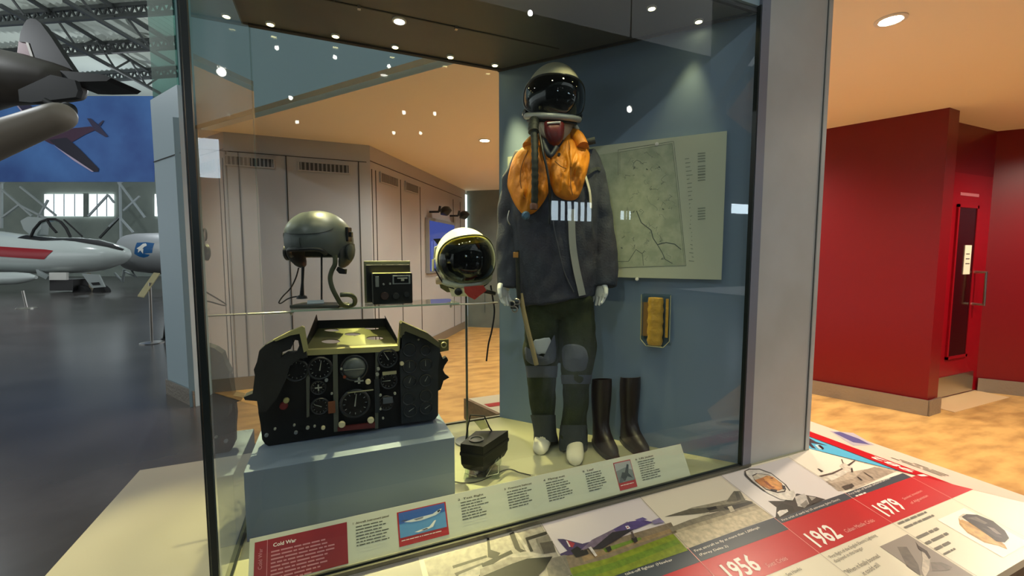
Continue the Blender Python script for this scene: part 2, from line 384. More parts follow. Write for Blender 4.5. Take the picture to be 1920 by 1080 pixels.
b = MB(); b.box((X0, Y0 - .005, ZB - .012), (X1, Y1 + .035, ZB), M_cfloor); b.build('case_floor', case)
b = MB(); b.box((-0.80, 0.45, ZB - .03), (X0 - .001, Y1 + .035, ZB), M_base); b.box((-0.74, 0.50, 0), (X0 - .01, Y1 + .01, ZB - .03), M_base); b.build('side_ledge', case)
b = MB(); b.box((X0, Y0, ZB), (RX - .02, Y0 + .008, ZT), GL); b.build('front_glass', case, label='large clear front pane with reflections')
b = MB(); b.box((X0, Y0 + .010, ZB), (X0 + .008, Y1 - .01, ZT), GL); b.build('side_glass', case)
b = MB(); b.box((X0, Y1 - .008, ZB), (BX, Y1, ZT), GL); b.build('back_glass', case)
b = MB(); b.box((X0 - .010, Y0 - .004, ZB), (X0 + .004, Y0 + .010, ZT), M_seal); b.box((X0 - .016, Y0 - .002, ZB), (X0 - .013, Y0 + .008, ZT), M_seal); b.build('corner_seal', case)
b = MB(); b.box((X0 - .002, Y1 - .002, ZB), (X0 + .003, Y1 + .003, ZT), mat('glass_edge', '6f8f88', 0.2)); b.build('rear_corner_seal', case)
b = MB(); b.prism([BP + V((0, 0, ZB)), RP + V((.0, .012, ZB)), RP + V((.05, .012, ZB)), BP + V((.06, 0, ZB))], (0, 0, ZT - ZB), M_bwall); b.build('blue_wall_panel', case)
b = MB(); b.box((RX - .03, Y0 - .012, ZB), (RX + .018, Y0 + .012, 2.60), M_frame); b.build('glass_frame', case)
b = MB(); b.box((RX - .036, Y0 - .010, ZB), (RX - .030, Y0 + .009, ZT), M_seal); b.build('frame_gasket', case)
b = MB(); b.box((RX + .018, Y0 + .002, ZB), (X1 - .025, Y1, 2.79), M_pillar); b.build('end_pillar', case)
b = MB(); b.box((X0 - .03, Y0 + .001, ZT), (RX + .018, Y1 + .02, ZT + .285), M_blueg); b.build('canopy', case)
b = MB(); b.prism([(X0 - .02, Y0 + .012, ZT - .012), (RX - .03, Y0 + .012, ZT - .012), (BX + .01, Y1 - .01, ZT - .012), (X0 - .02, Y1 - .01, ZT - .012)], (0, 0, .012), M_canopy); b.build('canopy_soffit', case)
b = MB(); b.box((X0, Y1 - .03, ZT - .02), (BX, Y1 - .008, ZT - .012), M_gap)
b.box((X0, Y0 + .008, ZT - .02), (RX - .03, Y0 + .022, ZT - .012), M_gap)
b.box((X0, 1.885, ZT - .015), (BX + .18, 1.892, ZT - .012), M_gap)
b.box((0.03, Y0 + .02, ZT - .015), (0.036, 1.885, ZT - .012), M_gap)
b.bar(BP + WN * .012 + V((0, 0, ZT - .017)), RP + WN * .012 + V((0, 0, ZT - .017)), .014, .010, M_gap)
for x in (0.12, 0.52): b.box((x, 1.880, ZT - .024), (x + .012, 1.897, ZT - .012), M_steel)
b.build('soffit_joints', case)
b = MB(); b.box((X0, Y0 - .016, ZB), (RX + .018, Y0 - .006, ZB + .012), M_rail); b.box((X0, Y0 + .009, ZB), (RX - .03, Y0 + .018, ZB + .008), M_rail)
b.box((X0, Y0 - .006, ZB), (RX - .03, Y0, ZB + .018), M_seal); b.build('bottom_rail', case)
b = MB(); b.box((X0 - .008, Y0, ZB), (X0 + .012, Y1, ZB + .006), M_seal); b.box((X0, Y1, ZB), (BX, Y1 + .006, ZB + .006), M_gap); b.build('glazing_channel', case)
b = MB(); b.box((X1 - .025, Y0 - .004, ZB), (X1, Y1, 2.79), M_pillar); b.box((X1 - .028, Y0 + .0005, ZB), (X1 - .025, Y0 + .02, 2.79), M_gap); b.build('pillar_edge', case)
# recessed spots in the canopy
M_spot = emit_mat('spot_bulb', (1, 0.90, 0.45), 22)
SG = 'small spotlights in the case canopy'
where = ['nearest the left end of the back glass', 'second from the left along the back glass', 'third from the left along the back glass', 'fourth from the left along the back glass', 'in the back corner above the pilot helmet']
for k, x in enumerate((-0.219, 0.040, 0.303, 0.572, 0.810)):
    downlight(x, 2.168, ZT - .012, 'small yellowish case spotlight ' + where[k], (260, 170, 340, 140, 130)[k], rr=0.014, group=SG, col=(1, 0.88, 0.40), soft=0.010, spot=(36, 30, 30, 32, 50)[k], aim=((-.52, 1.50, ZB), (x - .12, 1.76, .8), (x - .04, 1.72, .8), (x + .02, 1.72, ZB), (.92, 1.68, .9))[k], mb=M_spot, name='case_spotlight')
for k, (x, l) in enumerate(((1.212, 'small case spotlight right of the pilot helmet, left one of the pair at the front'), (1.462, 'small case spotlight nearest the grey pillar'))):
    downlight(x, 1.441, ZT - .012, l, (26 if k == 0 else 9), rr=0.014, group=SG, col=(1, 0.88, 0.40), soft=0.010, spot=56, aim=(x - .30, 1.50, ZB), mb=M_spot, name='case_spotlight')
downlight(0.289, 1.93, ZT - .012, 'larger bright white disc near the seam of the canopy', 16, rr=0.022, group=SG, col=(1, 0.95, 0.7), soft=0.012, spot=90, mb=emit_mat('white_disc', (1, 0.97, 0.9), 30), name='case_spotlight')  # glowing white disc with its own spot, set by the canopy seam
for x in (-0.05, 0.21, 0.46, 0.71, 0.96):      # front row of the canopy, above the picture's edge
    lamp('case_front_light', 'SPOT', (x, 1.441, ZT - 0.03), 5, (1, 0.92, 0.50), aim=(x, 1.7, 0), size=0.012, spot=90, blend=0.8)
# ================================================================ THE SLOPING DESKS
TS = 0.18; DY = 1.300
def on_desk(x, y, e=0.0): return V((x, y, ZB - TS * (DY - y) + e))
def dk(u, v, e=0.0):
    p = hit(u, v, (0, DY, ZB), (0, -TS, 1)); return V((p.x, p.y, ZB - TS * (DY - p.y) + e))
def on_side(x, y, e=0.0): return V((x, y, ZB - TS * (x - X1) + e))
DN = V((0, -TS, 1)).normalized(); DU = V((0, 1, TS)).normalized(); DXX = V((1, 0, 0))
M_desk = mat('desk_print_cream', 'e3d9bf', 0.35)
M_mdf = mat('desk_edge_brown', '6b5440', 0.6, col2='8a6f52', scale=14, stretch=(1, 1, 5))
P_red = mat('print_red', 'c01420', 0.33); P_navy = mat('print_navy', '39424c', 0.35); P_white = mat('print_white', 'f3ece0', 0.4)
P_grey = mat('print_grey_text', '6d675a', 0.5); P_line = mat('print_line', '8a8072', 0.5); P_pale = mat('print_pale', 'e8dccb', 0.38)
P_pink = mat('print_pink', 'f0aaa0', 0.4)
WDK = 0.69; YF = DY - WDK
desk = thing('reading_desk', (0.9, 1.0, 0), 'sloping front reading desk with a printed timeline of photographs and years, below the glass', 'display desk')
zf = lambda y: ZB - TS * (DY - y)
b = MB(); b.hexa([(-0.305, YF, zf(YF) - .03), (X1 + WDK, YF, zf(YF) - .03), (X1, DY - .018, ZB - .03), (-0.305, DY - .018, ZB - .03), (-0.305, YF, zf(YF)), (X1 + WDK, YF, zf(YF)), (X1, DY - .018, ZB - .003), (-0.305, DY - .018, ZB - .003)], M_desk); b.build('desk_top', desk)
b = MB(); b.hexa([(-0.30, YF + .004, zf(YF) - .16), (X1 + WDK - .01, YF + .004, zf(YF) - .16), (X1 + WDK - .01, YF + .03, zf(YF) - .16), (-0.30, YF + .03, zf(YF) - .16), (-0.30, YF + .004, zf(YF) - .03), (X1 + WDK - .01, YF + .004, zf(YF) - .03), (X1 + WDK - .01, YF + .03, zf(YF) - .03), (-0.30, YF + .03, zf(YF) - .03)], M_mdf)
b.box((-0.28, 0.95, 0), (X1 - .1, 1.02, ZB - .1), M_mdf); b.build('desk_front', desk)
def part_text(parent, name, *a):
    b = MB(); text(b, *a); return b.build(name, parent)
cx = [1.49 + .4245 * k for k in range(-6, 3)]      # timeline columns
yt, yp, yn, yr = 1.268, 1.027, 0.998, 0.868
hipx = lambda y: X1 + (DY - y)
def band(name, y0, y1, m, e, x0=-0.79, parent=desk):
    b = MB(); b.poly([on_desk(x0, y1, e), on_desk(hipx(y1) - .0, y1, e), on_desk(hipx(y0), y0, e), on_desk(x0, y0, e)], m); return b.build(name, parent)
band('red_band', yn - .135, yn, P_red, .0008)
b = MB(); b.poly([on_desk(-.30, yn, .0012), on_desk(cx[8], yn, .0012), on_desk(cx[8] - .005, yp, .0012), on_desk(-.30, yp, .0012)], P_navy)
b.poly([on_desk(-.30, yn - .028, .0012), on_desk(cx[6] + .0, yn - .028, .0012), on_desk(cx[6], yn + .001, .0012), on_desk(-.30, yn + .001, .0012)], P_navy)
b.build('navy_caption_band', desk)
for k in range(3, 9):
    x = cx[k]; y1 = yp; y0 = yn - .135; b = MB()
    b.poly([on_desk(x - .0012, y1, .0018), on_desk(x + .0012, y1, .0018), on_desk(x + .0012, y0, .0018), on_desk(x - .0012, y0, .0018)], P_pink)
    b.poly([on_desk(x - .0007, y0, .0018), on_desk(x + .0007, y0, .0018), on_desk(x + .0007, YF + .005, .0018), on_desk(x - .0007, YF + .005, .0018)], P_line)
    b.build('column_line', desk)
def ink(col):
    dkr = ''.join('%02x' % int(int(col[i:i + 2], 16) * .84) for i in (0, 2, 4))
    return mat('tone_' + col, col, 0.4, col2=dkr, scale=55, detail=6)
def art(name, layers, parent, proj, label=None, e0=.0016, de=.00025):
    """a printed picture: flat shapes laid one over another on the print's plane"""
    b = MB(); e = e0
    for (col, pts) in layers:
        m = ink(col); b.poly([proj(u, v, e) for u, v in pts], m); e += de
    return b.build(name, parent, label=label, fix=False)
def rectw(x0, x1, y0, y1, e): return [on_desk(x0, y0, e), on_desk(x1, y0, e), on_desk(x1, y1, e), on_desk(x0, y1, e)]
b = MB(); b.poly(rectw(-.30, cx[3], yp, yt, .001), mat('ink_9c958a', '9c958a', 0.4)); b.build('photo_print', desk, label='plain grey photo print at the left')
b = MB(); b.poly(rectw(cx[3], cx[4], yp, yt, .001), mat('ink_d2c8b4', 'd2c8b4', 0.4)); b.build('print_ground', desk)
b = MB(); b.poly(rectw(cx[4], cx[5], yp, yt, .001), mat('ink_dccfd0', 'd9cccb', 0.4)); b.build('print_ground', desk)
b = MB(); b.poly(rectw(cx[5], cx[6], yp, yt, .001), mat('ink_ddd0bc', 'ddd0bc', 0.4)); b.build('print_ground', desk)
b = MB(); b.poly(rectw(cx[6], cx[7], yp, yt, .001), mat('ink_dbd2ce', 'dbd2ce', 0.4)); b.build('print_ground', desk)
b = MB(); b.poly([on_desk(cx[7], yp, .001), on_desk(cx[8] - .02, yp, .001), on_desk(X1 + .01, yt + .02, .001), on_desk(cx[7], yt, .001)], mat('ink_efe3d0', 'efe3d0', 0.4)); b.build('print_ground', desk)
for k in (4, 5, 6, 7): b = MB(); b.poly(rectw(cx[k] - .001, cx[k] + .001, yp, yt, .0046), P_line); b.build('photo_line', desk)
# black and white aircraft nose with hangar frames
art('photo_print', [
 ('b5ab99', [(795, 1051), (1014, 985), (1068, 1080), (820, 1140)]),
 ('3c352e', [(848, 1062), (912, 1042), (914, 1046), (850, 1067)]),
 ('59514a', [(852, 1076), (905, 1056), (907, 1060), (856, 1082)]),
 ('2c2520', [(913, 1010), (917, 1010), (920, 1032), (938, 1038), (930, 1050), (915, 1046)]),
 ('3a332d', [(955, 1002), (963, 998), (976, 1030), (992, 1037), (980, 1040), (966, 1030)]),
 ('cfc5b3', [(963, 998), (968, 998), (995, 1036), (988, 1037)]),
 ('332d27', [(985, 1010), (1024, 998), (1026, 1003), (990, 1014), (1000, 1035), (994, 1036)]),
 ('8d8475', [(1004, 1012), (1028, 1004), (1041, 1035), (1018, 1040)]),
 ('5a5248', [(1012, 1020), (1036, 1016), (1042, 1036), (1020, 1040)]),
 ('8b8273', [(1022, 1052), (1060, 1042), (1072, 1080), (1030, 1090)]),
 ('c9bfac', [(860, 1080), (940, 1046), (985, 1036), (1035, 1044), (1044, 1040), (1020, 1050), (900, 1105), (850, 1110)]),
 ('1d1916', [(905, 1072), (960, 1052), (1036, 1046), (1022, 1068), (1010, 1080), (1012, 1100), (880, 1110)]),
 ('26201c', [(902, 1060), (958, 1034), (962, 1040), (940, 1050), (925, 1060), (905, 1066)]),
 ('a79d8c', [(900, 1070), (955, 1048), (1000, 1046), (960, 1060), (900, 1085)]),
], desk, dk, 'black and white photograph of an aircraft nose')
# colour photograph: jump jet over grass
art('photo_print', [
 ('8d7a63', [(1050, 1047), (1140, 1015), (1258, 980), (1282, 1020), (1068, 1078)]),
 ('a3865f', [(1090, 1045), (1258, 992), (1262, 998), (1095, 1054)]),
 ('6f8a2a', [(1130, 1030), (1200, 1008), (1204, 1012), (1136, 1037)]),
 ('84921c', [(1063, 1068), (1140, 1048), (1262, 1002), (1290, 1033), (1200, 1064), (1110, 1096), (1075, 1096)]),
 ('6d8a1e', [(1070, 1080), (1150, 1056), (1268, 1012), (1276, 1020), (1160, 1066), (1075, 1092)]),
 ('4a3a63', [(1045, 1012), (1056, 1012), (1092, 1021), (1110, 1016), (1084, 1040), (1052, 1044), (1050, 1040), (1064, 1034)]),
 ('a1303c', [(1062, 1014), (1078, 1020), (1074, 1028), (1066, 1026)]),
 ('f1e6dc', [(1061, 1015), (1064, 1016), (1070, 1027), (1067, 1027)]),
 ('1b171c', [(1070, 1034), (1082, 1026), (1094, 1034), (1100, 1032), (1104, 1040), (1080, 1047)]),
 ('7d6a80', [(1088, 1034), (1110, 1014), (1150, 994), (1176, 980), (1188, 988), (1160, 1008), (1120, 1026)]),
 ('59467e', [(1150, 994), (1180, 980), (1196, 978), (1222, 980), (1180, 998), (1160, 1004)]),
 ('2a232e', [(1110, 1032), (1148, 1000), (1172, 996), (1196, 990), (1160, 1012), (1130, 1030)]),
 ('55437f', [(1176, 984), (1200, 976), (1224, 981), (1192, 994), (1180, 996)]),
 ('6a5a94', [(1190, 977), (1205, 972), (1214, 976), (1200, 980)]),
 ('f2eef0', [(1172, 989), (1178, 988), (1182, 993), (1176, 995)]),
 ('b03a44', [(1175, 991), (1178, 990), (1179, 992), (1176, 993)]),
 ('221d20', [(1135, 1030), (1144, 1026), (1147, 1034), (1140, 1038)]),
 ('2b2428', [(1184, 1012), (1193, 1009), (1196, 1018), (1190, 1021)]),
 ('5a4a48', [(1182, 1000), (1186, 999), (1191, 1012), (1187, 1013)]),
 ('e4d8cf', [(1103, 1030), (1108, 1028), (1120, 1045), (1116, 1047)]),
 ('8d7fa5', [(1222, 980), (1236, 974), (1246, 982), (1226, 986)]),
], desk, dk, 'colour photograph of a purple jump jet above green grass', e0=.0015)
# sepia photograph: needle nosed delta
art('photo_print', [
 ('b9a98c', [(1255, 992), (1415, 945), (1450, 970), (1288, 1030)]),
 ('cbbb9d', [(1262, 1002), (1425, 955), (1450, 970), (1288, 1030)]),
 ('8f8571', [(1256, 990), (1292, 976), (1410, 942), (1418, 948), (1300, 984), (1260, 998)]),
 ('6a6355', [(1246, 970), (1290, 956), (1330, 948), (1362, 940), (1395, 938), (1412, 942), (1375, 956), (1332, 962), (1292, 966)]),
 ('a59a85', [(1288, 956), (1300, 952), (1330, 946), (1364, 938), (1400, 936), (1380, 944), (1330, 952)]),
 ('2f2c2a', [(1324, 954), (1342, 950), (1345, 955), (1330, 959)]),
 ('3c3934', [(1356, 952), (1408, 941), (1412, 945), (1372, 958), (1360, 956)]),
 ('7b7464', [(1362, 942), (1376, 922), (1388, 922), (1398, 940)]),
 ('5a564b', [(1378, 924), (1384, 923), (1390, 938), (1382, 940)]),
 ('d8cbb0', [(1364, 952), (1372, 950), (1378, 960), (1370, 962)]),
 ('e1d5bb', [(1310, 966), (1330, 962), (1332, 966), (1312, 970)]),
], desk, dk, 'sepia photograph of a needle nosed delta jet on a runway', e0=.0015)
# astronaut portrait
art('photo_print', [
 ('2d2724', [(1454, 975), (1456, 952), (1440, 940), (1470, 940), (1494, 926), (1530, 932), (1548, 937), (1500, 958)]),
 ('cfc6bd', [(1490, 932), (1508, 926), (1522, 942), (1508, 952), (1496, 950)]),
 ('14110f', [(1458, 950), (1466, 944), (1486, 950), (1490, 958), (1464, 968)]),
 ('e8e0d6', [(1457, 962), (1462, 958), (1476, 956), (1478, 960), (1462, 970)]),
 ('8e867d', [(1500, 948), (1512, 938), (1516, 946), (1508, 954)]),
 ('3a332f', [(1512, 930), (1540, 936), (1530, 944), (1518, 948)]),
 ('b8b0a5', [(1516, 932), (1530, 934), (1522, 940)]),
 ('40362f', [(1396, 884), (1404, 880), (1424, 880), (1446, 888), (1474, 910), (1484, 924), (1478, 930), (1456, 930), (1432, 922), (1408, 904), (1396, 892)]),
 ('e6ddd1', [(1398, 885), (1405, 882), (1424, 882), (1446, 890), (1470, 909), (1480, 922), (1488, 920), (1492, 930), (1486, 940), (1464, 938), (1440, 926), (1412, 904), (1400, 892)]),
 ('3f2e26', [(1410, 893), (1418, 889), (1440, 891), (1462, 905), (1474, 918), (1472, 924), (1458, 926), (1436, 920), (1416, 904)]),
 ('ddcfb8', [(1411, 895), (1420, 890), (1440, 892), (1462, 906), (1472, 918), (1470, 922), (1458, 924), (1436, 918), (1417, 903)]),
 ('c57a3c', [(1415, 902), (1430, 897), (1438, 893), (1450, 896), (1466, 908), (1468, 918), (1460, 922), (1444, 920), (1426, 912)]),
 ('e09a52', [(1432, 898), (1440, 894), (1452, 898), (1464, 908), (1466, 918), (1456, 920), (1440, 914)]),
 ('a0532b', [(1431, 904), (1437, 904), (1448, 914), (1454, 915), (1450, 917), (1442, 914)]),
 ('8a431f', [(1442, 898), (1448, 897), (1450, 900), (1446, 900)]),
 ('2e2530', [(1466, 912), (1472, 913), (1473, 919), (1468, 920)]),
 ('2a2129', [(1444, 919), (1458, 921), (1456, 924), (1446, 922)]),
], desk, dk, 'picture of an astronaut in a white helmet and orange lit face', e0=.0015)
# airborne radar aircraft
art('photo_print', [
 ('c9b6a0', [(1548, 903), (1590, 886), (1650, 876), (1681, 884), (1604, 918), (1572, 922)]),
 ('b09c88', [(1552, 908), (1600, 898), (1620, 882), (1640, 876), (1676, 886), (1640, 900), (1580, 920)]),
 ('ece0ce', [(1540, 896), (1560, 884), (1600, 880), (1580, 892), (1560, 902)]),
 ('5c4c43', [(1535, 893), (1560, 887), (1582, 877), (1584, 879), (1562, 890), (1540, 895)]),
 ('e3d5c3', [(1574, 874), (1582, 868), (1598, 878), (1596, 884), (1584, 884)]),
 ('4a3c36', [(1588, 873), (1602, 864), (1604, 865), (1592, 875)]),
 ('54453d', [(1577, 862), (1579, 862), (1582, 870), (1580, 870)]),
 ('3c302c', [(1595, 880), (1598, 878), (1600, 886), (1596, 886)]),
 ('2c2422', [(1532, 879), (1535, 880), (1544, 885), (1540, 886)]),
 ('2c2422', [(1606, 895), (1609, 895), (1618, 902), (1614, 902)]),
 ('4a3f3a', [(1619, 887), (1621, 887), (1638, 898), (1636, 898)]),
 ('4d4038', [(1578, 914), (1590, 910), (1600, 914), (1586, 920)]),
 ('3c302c', [(1590, 911), (1597, 908), (1602, 913), (1596, 917)]),
], desk, dk, 'sepia photograph of a propeller aircraft in flight', e0=.0015)
b = MB(); text(b, ' take-off fighter (Hawker', dk(1173, 1080, .002), dk(1262, 1052, .002), DU, .0085, P_white); b.build('caption_lettering', desk)
b = MB(); text(b, 'First aircraft to fly at more than 1,000mph', dk(1304, 1036, .002), dk(1425, 991, .002), DU, .0085, P_white); b.build('caption_lettering', desk)
b = MB(); text(b, '(Fairey Delta 2)', dk(1313, 1043, .002), dk(1366, 1026, .002), DU, .0075, P_white); b.build('caption_lettering', desk)
b = MB(); text(b, 'First orbit of earth by US astronaut (John Glenn)', dk(1468, 978, .002), dk(1575, 938, .002), DU, .0085, P_white); b.build('caption_lettering', desk)
b = MB(); text(b, 'First flight of British airborne aircraft', dk(1594, 929, .002), dk(1670, 898, .002), DU, .0085, P_white); b.build('caption_lettering', desk)
b = MB(); words(b, dk(1606, 932, .002), (1, 0, 0), DU, .07, 1, .02, .009, P_white, 4, 0); b.build('caption_lettering', desk)
b = MB(); text(b, '1956', dk(1377, 1091, .002), dk(1430, 1067, .002), DU, .058, P_white, .0012); b.build('year_lettering', desk)
b = MB(); text(b, '1962', dk(1537, 1027, .002), dk(1581, 1006, .002), DU, .058, P_white, .0012); b.build('year_lettering', desk)
b = MB(); text(b, '1979', dk(1666, 969, .002), dk(1701, 953, .002), DU, .058, P_white, .0012); b.build('year_lettering', desk)
b = MB(); text(b, 'Suez Crisis', dk(1441, 1065, .002), dk(1478, 1050, .002), DU, .014, P_pink); b.build('event_lettering', desk)
b = MB(); text(b, 'Cuban Missile Crisis', dk(1588, 1000, .002), dk(1641, 978, .002), DU, .014, P_pink); b.build('event_lettering', desk)
b = MB(); text(b, 'Soviet invasion', dk(1696, 938, .002), dk(1730, 922, .002), DU, .010, P_pink); b.build('event_lettering', desk)
b = MB(); text(b, 'of Afghanistan', dk(1710, 946, .002), dk(1741, 931, .002), DU, .010, P_pink); b.build('event_lettering', desk)
b = MB(); text(b, 'Sea Hawks', dk(1478, 1082, .002), dk(1504, 1069, .002), DU, .011, P_grey); b.build('story_lettering', desk)
b = MB(); text(b, 'First flight of the English Electric Lightning', dk(1559, 1048, .002), dk(1645, 1006, .002), DU, .011, P_grey); b.build('story_lettering', desk)
b = MB(); text(b, 'displayed in this hangar', dk(1567, 1056, .002), dk(1620, 1030, .002), DU, .011, P_grey); b.build('story_lettering', desk)
b = MB(); text(b, '"When it finally boomed', dk(1590, 1078, .002), dk(1651, 1045, .002), DU, .014, P_grey); b.build('story_lettering', desk)
b = MB(); text(b, 'it could still', dk(1622, 1080, .002), dk(1651, 1062, .002), DU, .014, P_grey); b.build('story_lettering', desk)
b = MB(); words(b, dk(1686, 984, .002), (1, 0, 0), DU, .20, 2, .020, .011, P_grey, 3, .15); b.build('story_lettering', desk)
b = MB(); words(b, dk(1722, 1011, .002), (1, 0, 0), DU, .15, 3, .026, .014, P_grey, 8, .25); b.build('story_lettering', desk)
b = MB(); words(b, dk(1771, 1041, .002), (1, 0, 0), DU, .085, 1, .02, .008, P_grey, 2, 0); b.build('story_lettering', desk)
def quadw(x0, x1, y0, y1, e, m, b): b.poly(rectw(x0, x1, y0, y1, e), m)
b = MB(); quadw(1.735, 1.905, .60 + .02, .812, .001, mat('ink_8d8277', '8d8277', 0.4), b); b.build('print_ground', desk)
art('photo_print', [
 ('6e645a', [(1682, 1026), (1700, 1026), (1722, 1060), (1726, 1080), (1700, 1062)]),
 ('7a6f66', [(1745, 1055), (1765, 1055), (1786, 1064), (1780, 1070), (1748, 1072)]),
 ('cbbda9', [(1728, 1030), (1736, 1032), (1744, 1048), (1742, 1070), (1734, 1085), (1728, 1070), (1730, 1050)]),
 ('3c302d', [(1716, 1016), (1722, 1024), (1738, 1034), (1745, 1046), (1742, 1050), (1734, 1038), (1722, 1030)]),
], desk, dk, 'grey photograph of a fighter in a steep climb', e0=.0015)
b = MB(); quadw(2.115, 2.315, .638, .815, .001, mat('ink_f6edda', 'f6edda', 0.4), b); b.build('print_ground', desk)
art('photo_print', [
 ('c29552', [(1797, 972), (1802, 974), (1830, 985), (1862, 1005), (1884, 1022), (1889, 1031), (1872, 1024), (1846, 1018), (1814, 1000), (1799, 984)]),
 ('d9ab64', [(1800, 980), (1830, 992), (1866, 1012), (1884, 1028), (1846, 1015), (1812, 996)]),
 ('d7ccb4', [(1797, 970), (1806, 964), (1820, 965), (1810, 974), (1800, 976)]),
 ('2a2321', [(1803, 970), (1812, 965), (1832, 966), (1862, 978), (1884, 996), (1892, 1010), (1884, 1018), (1868, 1016), (1846, 1000), (1820, 982)]),
 ('6d5f5c', [(1812, 972), (1830, 970), (1852, 982), (1846, 984), (1826, 976)]),
 ('8a7d78', [(1850, 988), (1864, 992), (1878, 1004), (1868, 1002)]),
 ('4b403e', [(1840, 990), (1860, 996), (1880, 1010), (1866, 1008)]),
], desk, dk, 'photograph of a dark oval cushioned object with an orange base', e0=.0015)
# ---- the desk round the right end
sdesk = thing('side_reading_desk', (2.4, 1.8, 0), 'sloping reading desk round the pillar end, with a light blue aircraft print and red band', 'display desk')
YE = 2.95
b = MB(); b.hexa([(X1 + WDK, YF, zf(YF) - .03), (X1 + WDK, YE, zf(YF) - .03), (X1, YE, ZB - .03), (X1 + .001, DY - .016, ZB - .03), (X1 + WDK, YF, zf(YF) + .0), (X1 + WDK, YE, zf(YF)), (X1, YE, ZB), (X1 + .001, DY - .016, ZB - .002)], mat('desk_print_rose', 'dccab9', 0.35)); b.build('desk_top', sdesk)
b = MB(); b.box((X1 + WDK - .03, YF + .004, zf(YF) - .16), (X1 + WDK - .004, YE, zf(YF) - .03), M_mdf); b.box((X1 + .02, 1.35, 0), (X1 + .3, YE - .05, zf(YF) - .05), M_mdf); b.build('desk_front', sdesk)
def sd(u, v, e=0.0):
    p = hit(u, v, (X1, 0, ZB), (TS, 0, 1)); return V((p.x, p.y, ZB - TS * (p.x - X1) + e))
def srect(x0, x1, y1, e, y1b=None): # clipped by the hip
    return [on_side(x0, DY - (x0 - X1), e), on_side(x1, DY - (x1 - X1), e), on_side(x1, y1, e), on_side(x0, y1, e)]
b = MB(); b.poly(srect(X1 + .005, 2.330, YE, .001), mat('print_sky_blue', '4fb6dd', 0.35)); b.build('blue_print', sdesk)
b = MB(); b.poly(srect(2.330, 2.345, YE, .001), P_navy); b.build('navy_band', sdesk)
b = MB(); b.poly(srect(2.345, 2.470, YE, .0012), P_red); b.build('red_band', sdesk)
b = MB(); quad = [sd(1555, 808, .001), sd(1600, 812, .001), sd(1640, 835, .001), sd(1600, 836, .001)]; b.poly(quad, mat('ink_9fa0bd', 'b5aeb8', 0.4)); b.build('photo_print', sdesk)
b = MB(); b.poly([sd(1562, 811, .0015), sd(1575, 810, .0015), sd(1610, 823, .0015), sd(1632, 834, .0015), sd(1600, 830, .0015)], mat('ink_55568c', '55568c', 0.4)); b.build('photo_figure', sdesk)
art('aircraft_picture', [
 ('3f3a45', [(1505, 821), (1518, 822), (1530, 829), (1552, 836), (1533, 833), (1520, 831), (1530, 842), (1522, 840), (1510, 828)]),
 ('cfe6ef', [(1528, 835), (1534, 834), (1542, 842), (1536, 843)]),
 ('15141c', [(1533, 836), (1538, 835), (1545, 841), (1543, 844)]),
], sdesk, sd, e0=.0015)
b = MB(); text(b, '1982', on_side(2.446, .985, .002), on_side(2.446, 1.19, .002), V((-1, 0, TS)), .058, P_white, .001)
b.build('year_lettering', sdesk)
b = MB(); words(b, on_side(2.56, .98, .002), (0, 1, 0), V((-1, 0, TS)), .24, 3, .03, .016, P_grey, 5, .3); b.build('story_lettering', sdesk)
# ---- the desk behind the case
rdesk = thing('rear_reading_desk', (1.5, 2.6, 0), 'brown-sided end of the rear desk with red band, seen through the back glass', 'display desk')
zr = lambda y: ZB + .0 - TS * (y - (Y1 + .04))
b = MB(); b.hexa([(.88, Y1 + .04, ZB - .03), (X1, Y1 + .04, ZB - .03), (X1, 2.95, zr(2.95) - .03), (.88, 2.95, zr(2.95) - .03), (.88, Y1 + .04, ZB), (X1, Y1 + .04, ZB), (X1, 2.95, zr(2.95)), (.88, 2.95, zr(2.95))], M_desk); b.build('desk_top', rdesk)
b = MB(); b.hexa([(.855, Y1 + .04, .30), (.88, Y1 + .04, .30), (.88, 2.96, .30), (.855, 2.96, .30), (.855, Y1 + .04, ZB + .004), (.88, Y1 + .04, ZB + .004), (.88, 2.96, zr(2.96) + .004), (.855, 2.96, zr(2.96) + .004)], mat('board_side', '8c6f4e', 0.6, col2='7a5f42', scale=12, stretch=(1, 1, 4)))
b.box((.9, 2.3, 0), (1.9, 2.6, .4), M_mdf); b.build('board_side', rdesk)
b = MB(); b.poly([(.90, 2.52, zr(2.52) + .002), (X1, 2.52, zr(2.52) + .002), (X1, 2.64, zr(2.64) + .002), (.90, 2.64, zr(2.64) + .002)], P_red); b.build('red_band', rdesk)
# ================================================================ THE HANGAR BEYOND
M_roof = mat('roof_sheet', 'd3ddd2', 0.7); M_truss = mat('truss_grey', '3f4342', 0.6); M_hwall = mat('hangar_wall', 'a3ada3', 0.8, col2='8f9a92', scale=.5)
M_silver = mat('white_steel', 'c9d2d2', 0.4)
RH = 10.2
ca = math.radians(24); cdir = V((math.sin(ca), math.cos(ca), 0)); cperp = V((cdir.y, -cdir.x, 0)); b = MB(); c0 = V((-12, 14, 0)); vs = []; n = 420
for i in range(n + 1):
    s = -34 + i * (56 / n); z = RH + (0.035 if i % 2 else -0.035)
    vs += [c0 + cperp * s - cdir * 30 + V((0, 0, z)), c0 + cperp * s + cdir * 30 + V((0, 0, z))]
b.add(vs, [(2 * i, 2 * i + 2, 2 * i + 3, 2 * i + 1) for i in range(n)], M_roof); b.build('ceiling_hangar', kind='structure', fix=False)
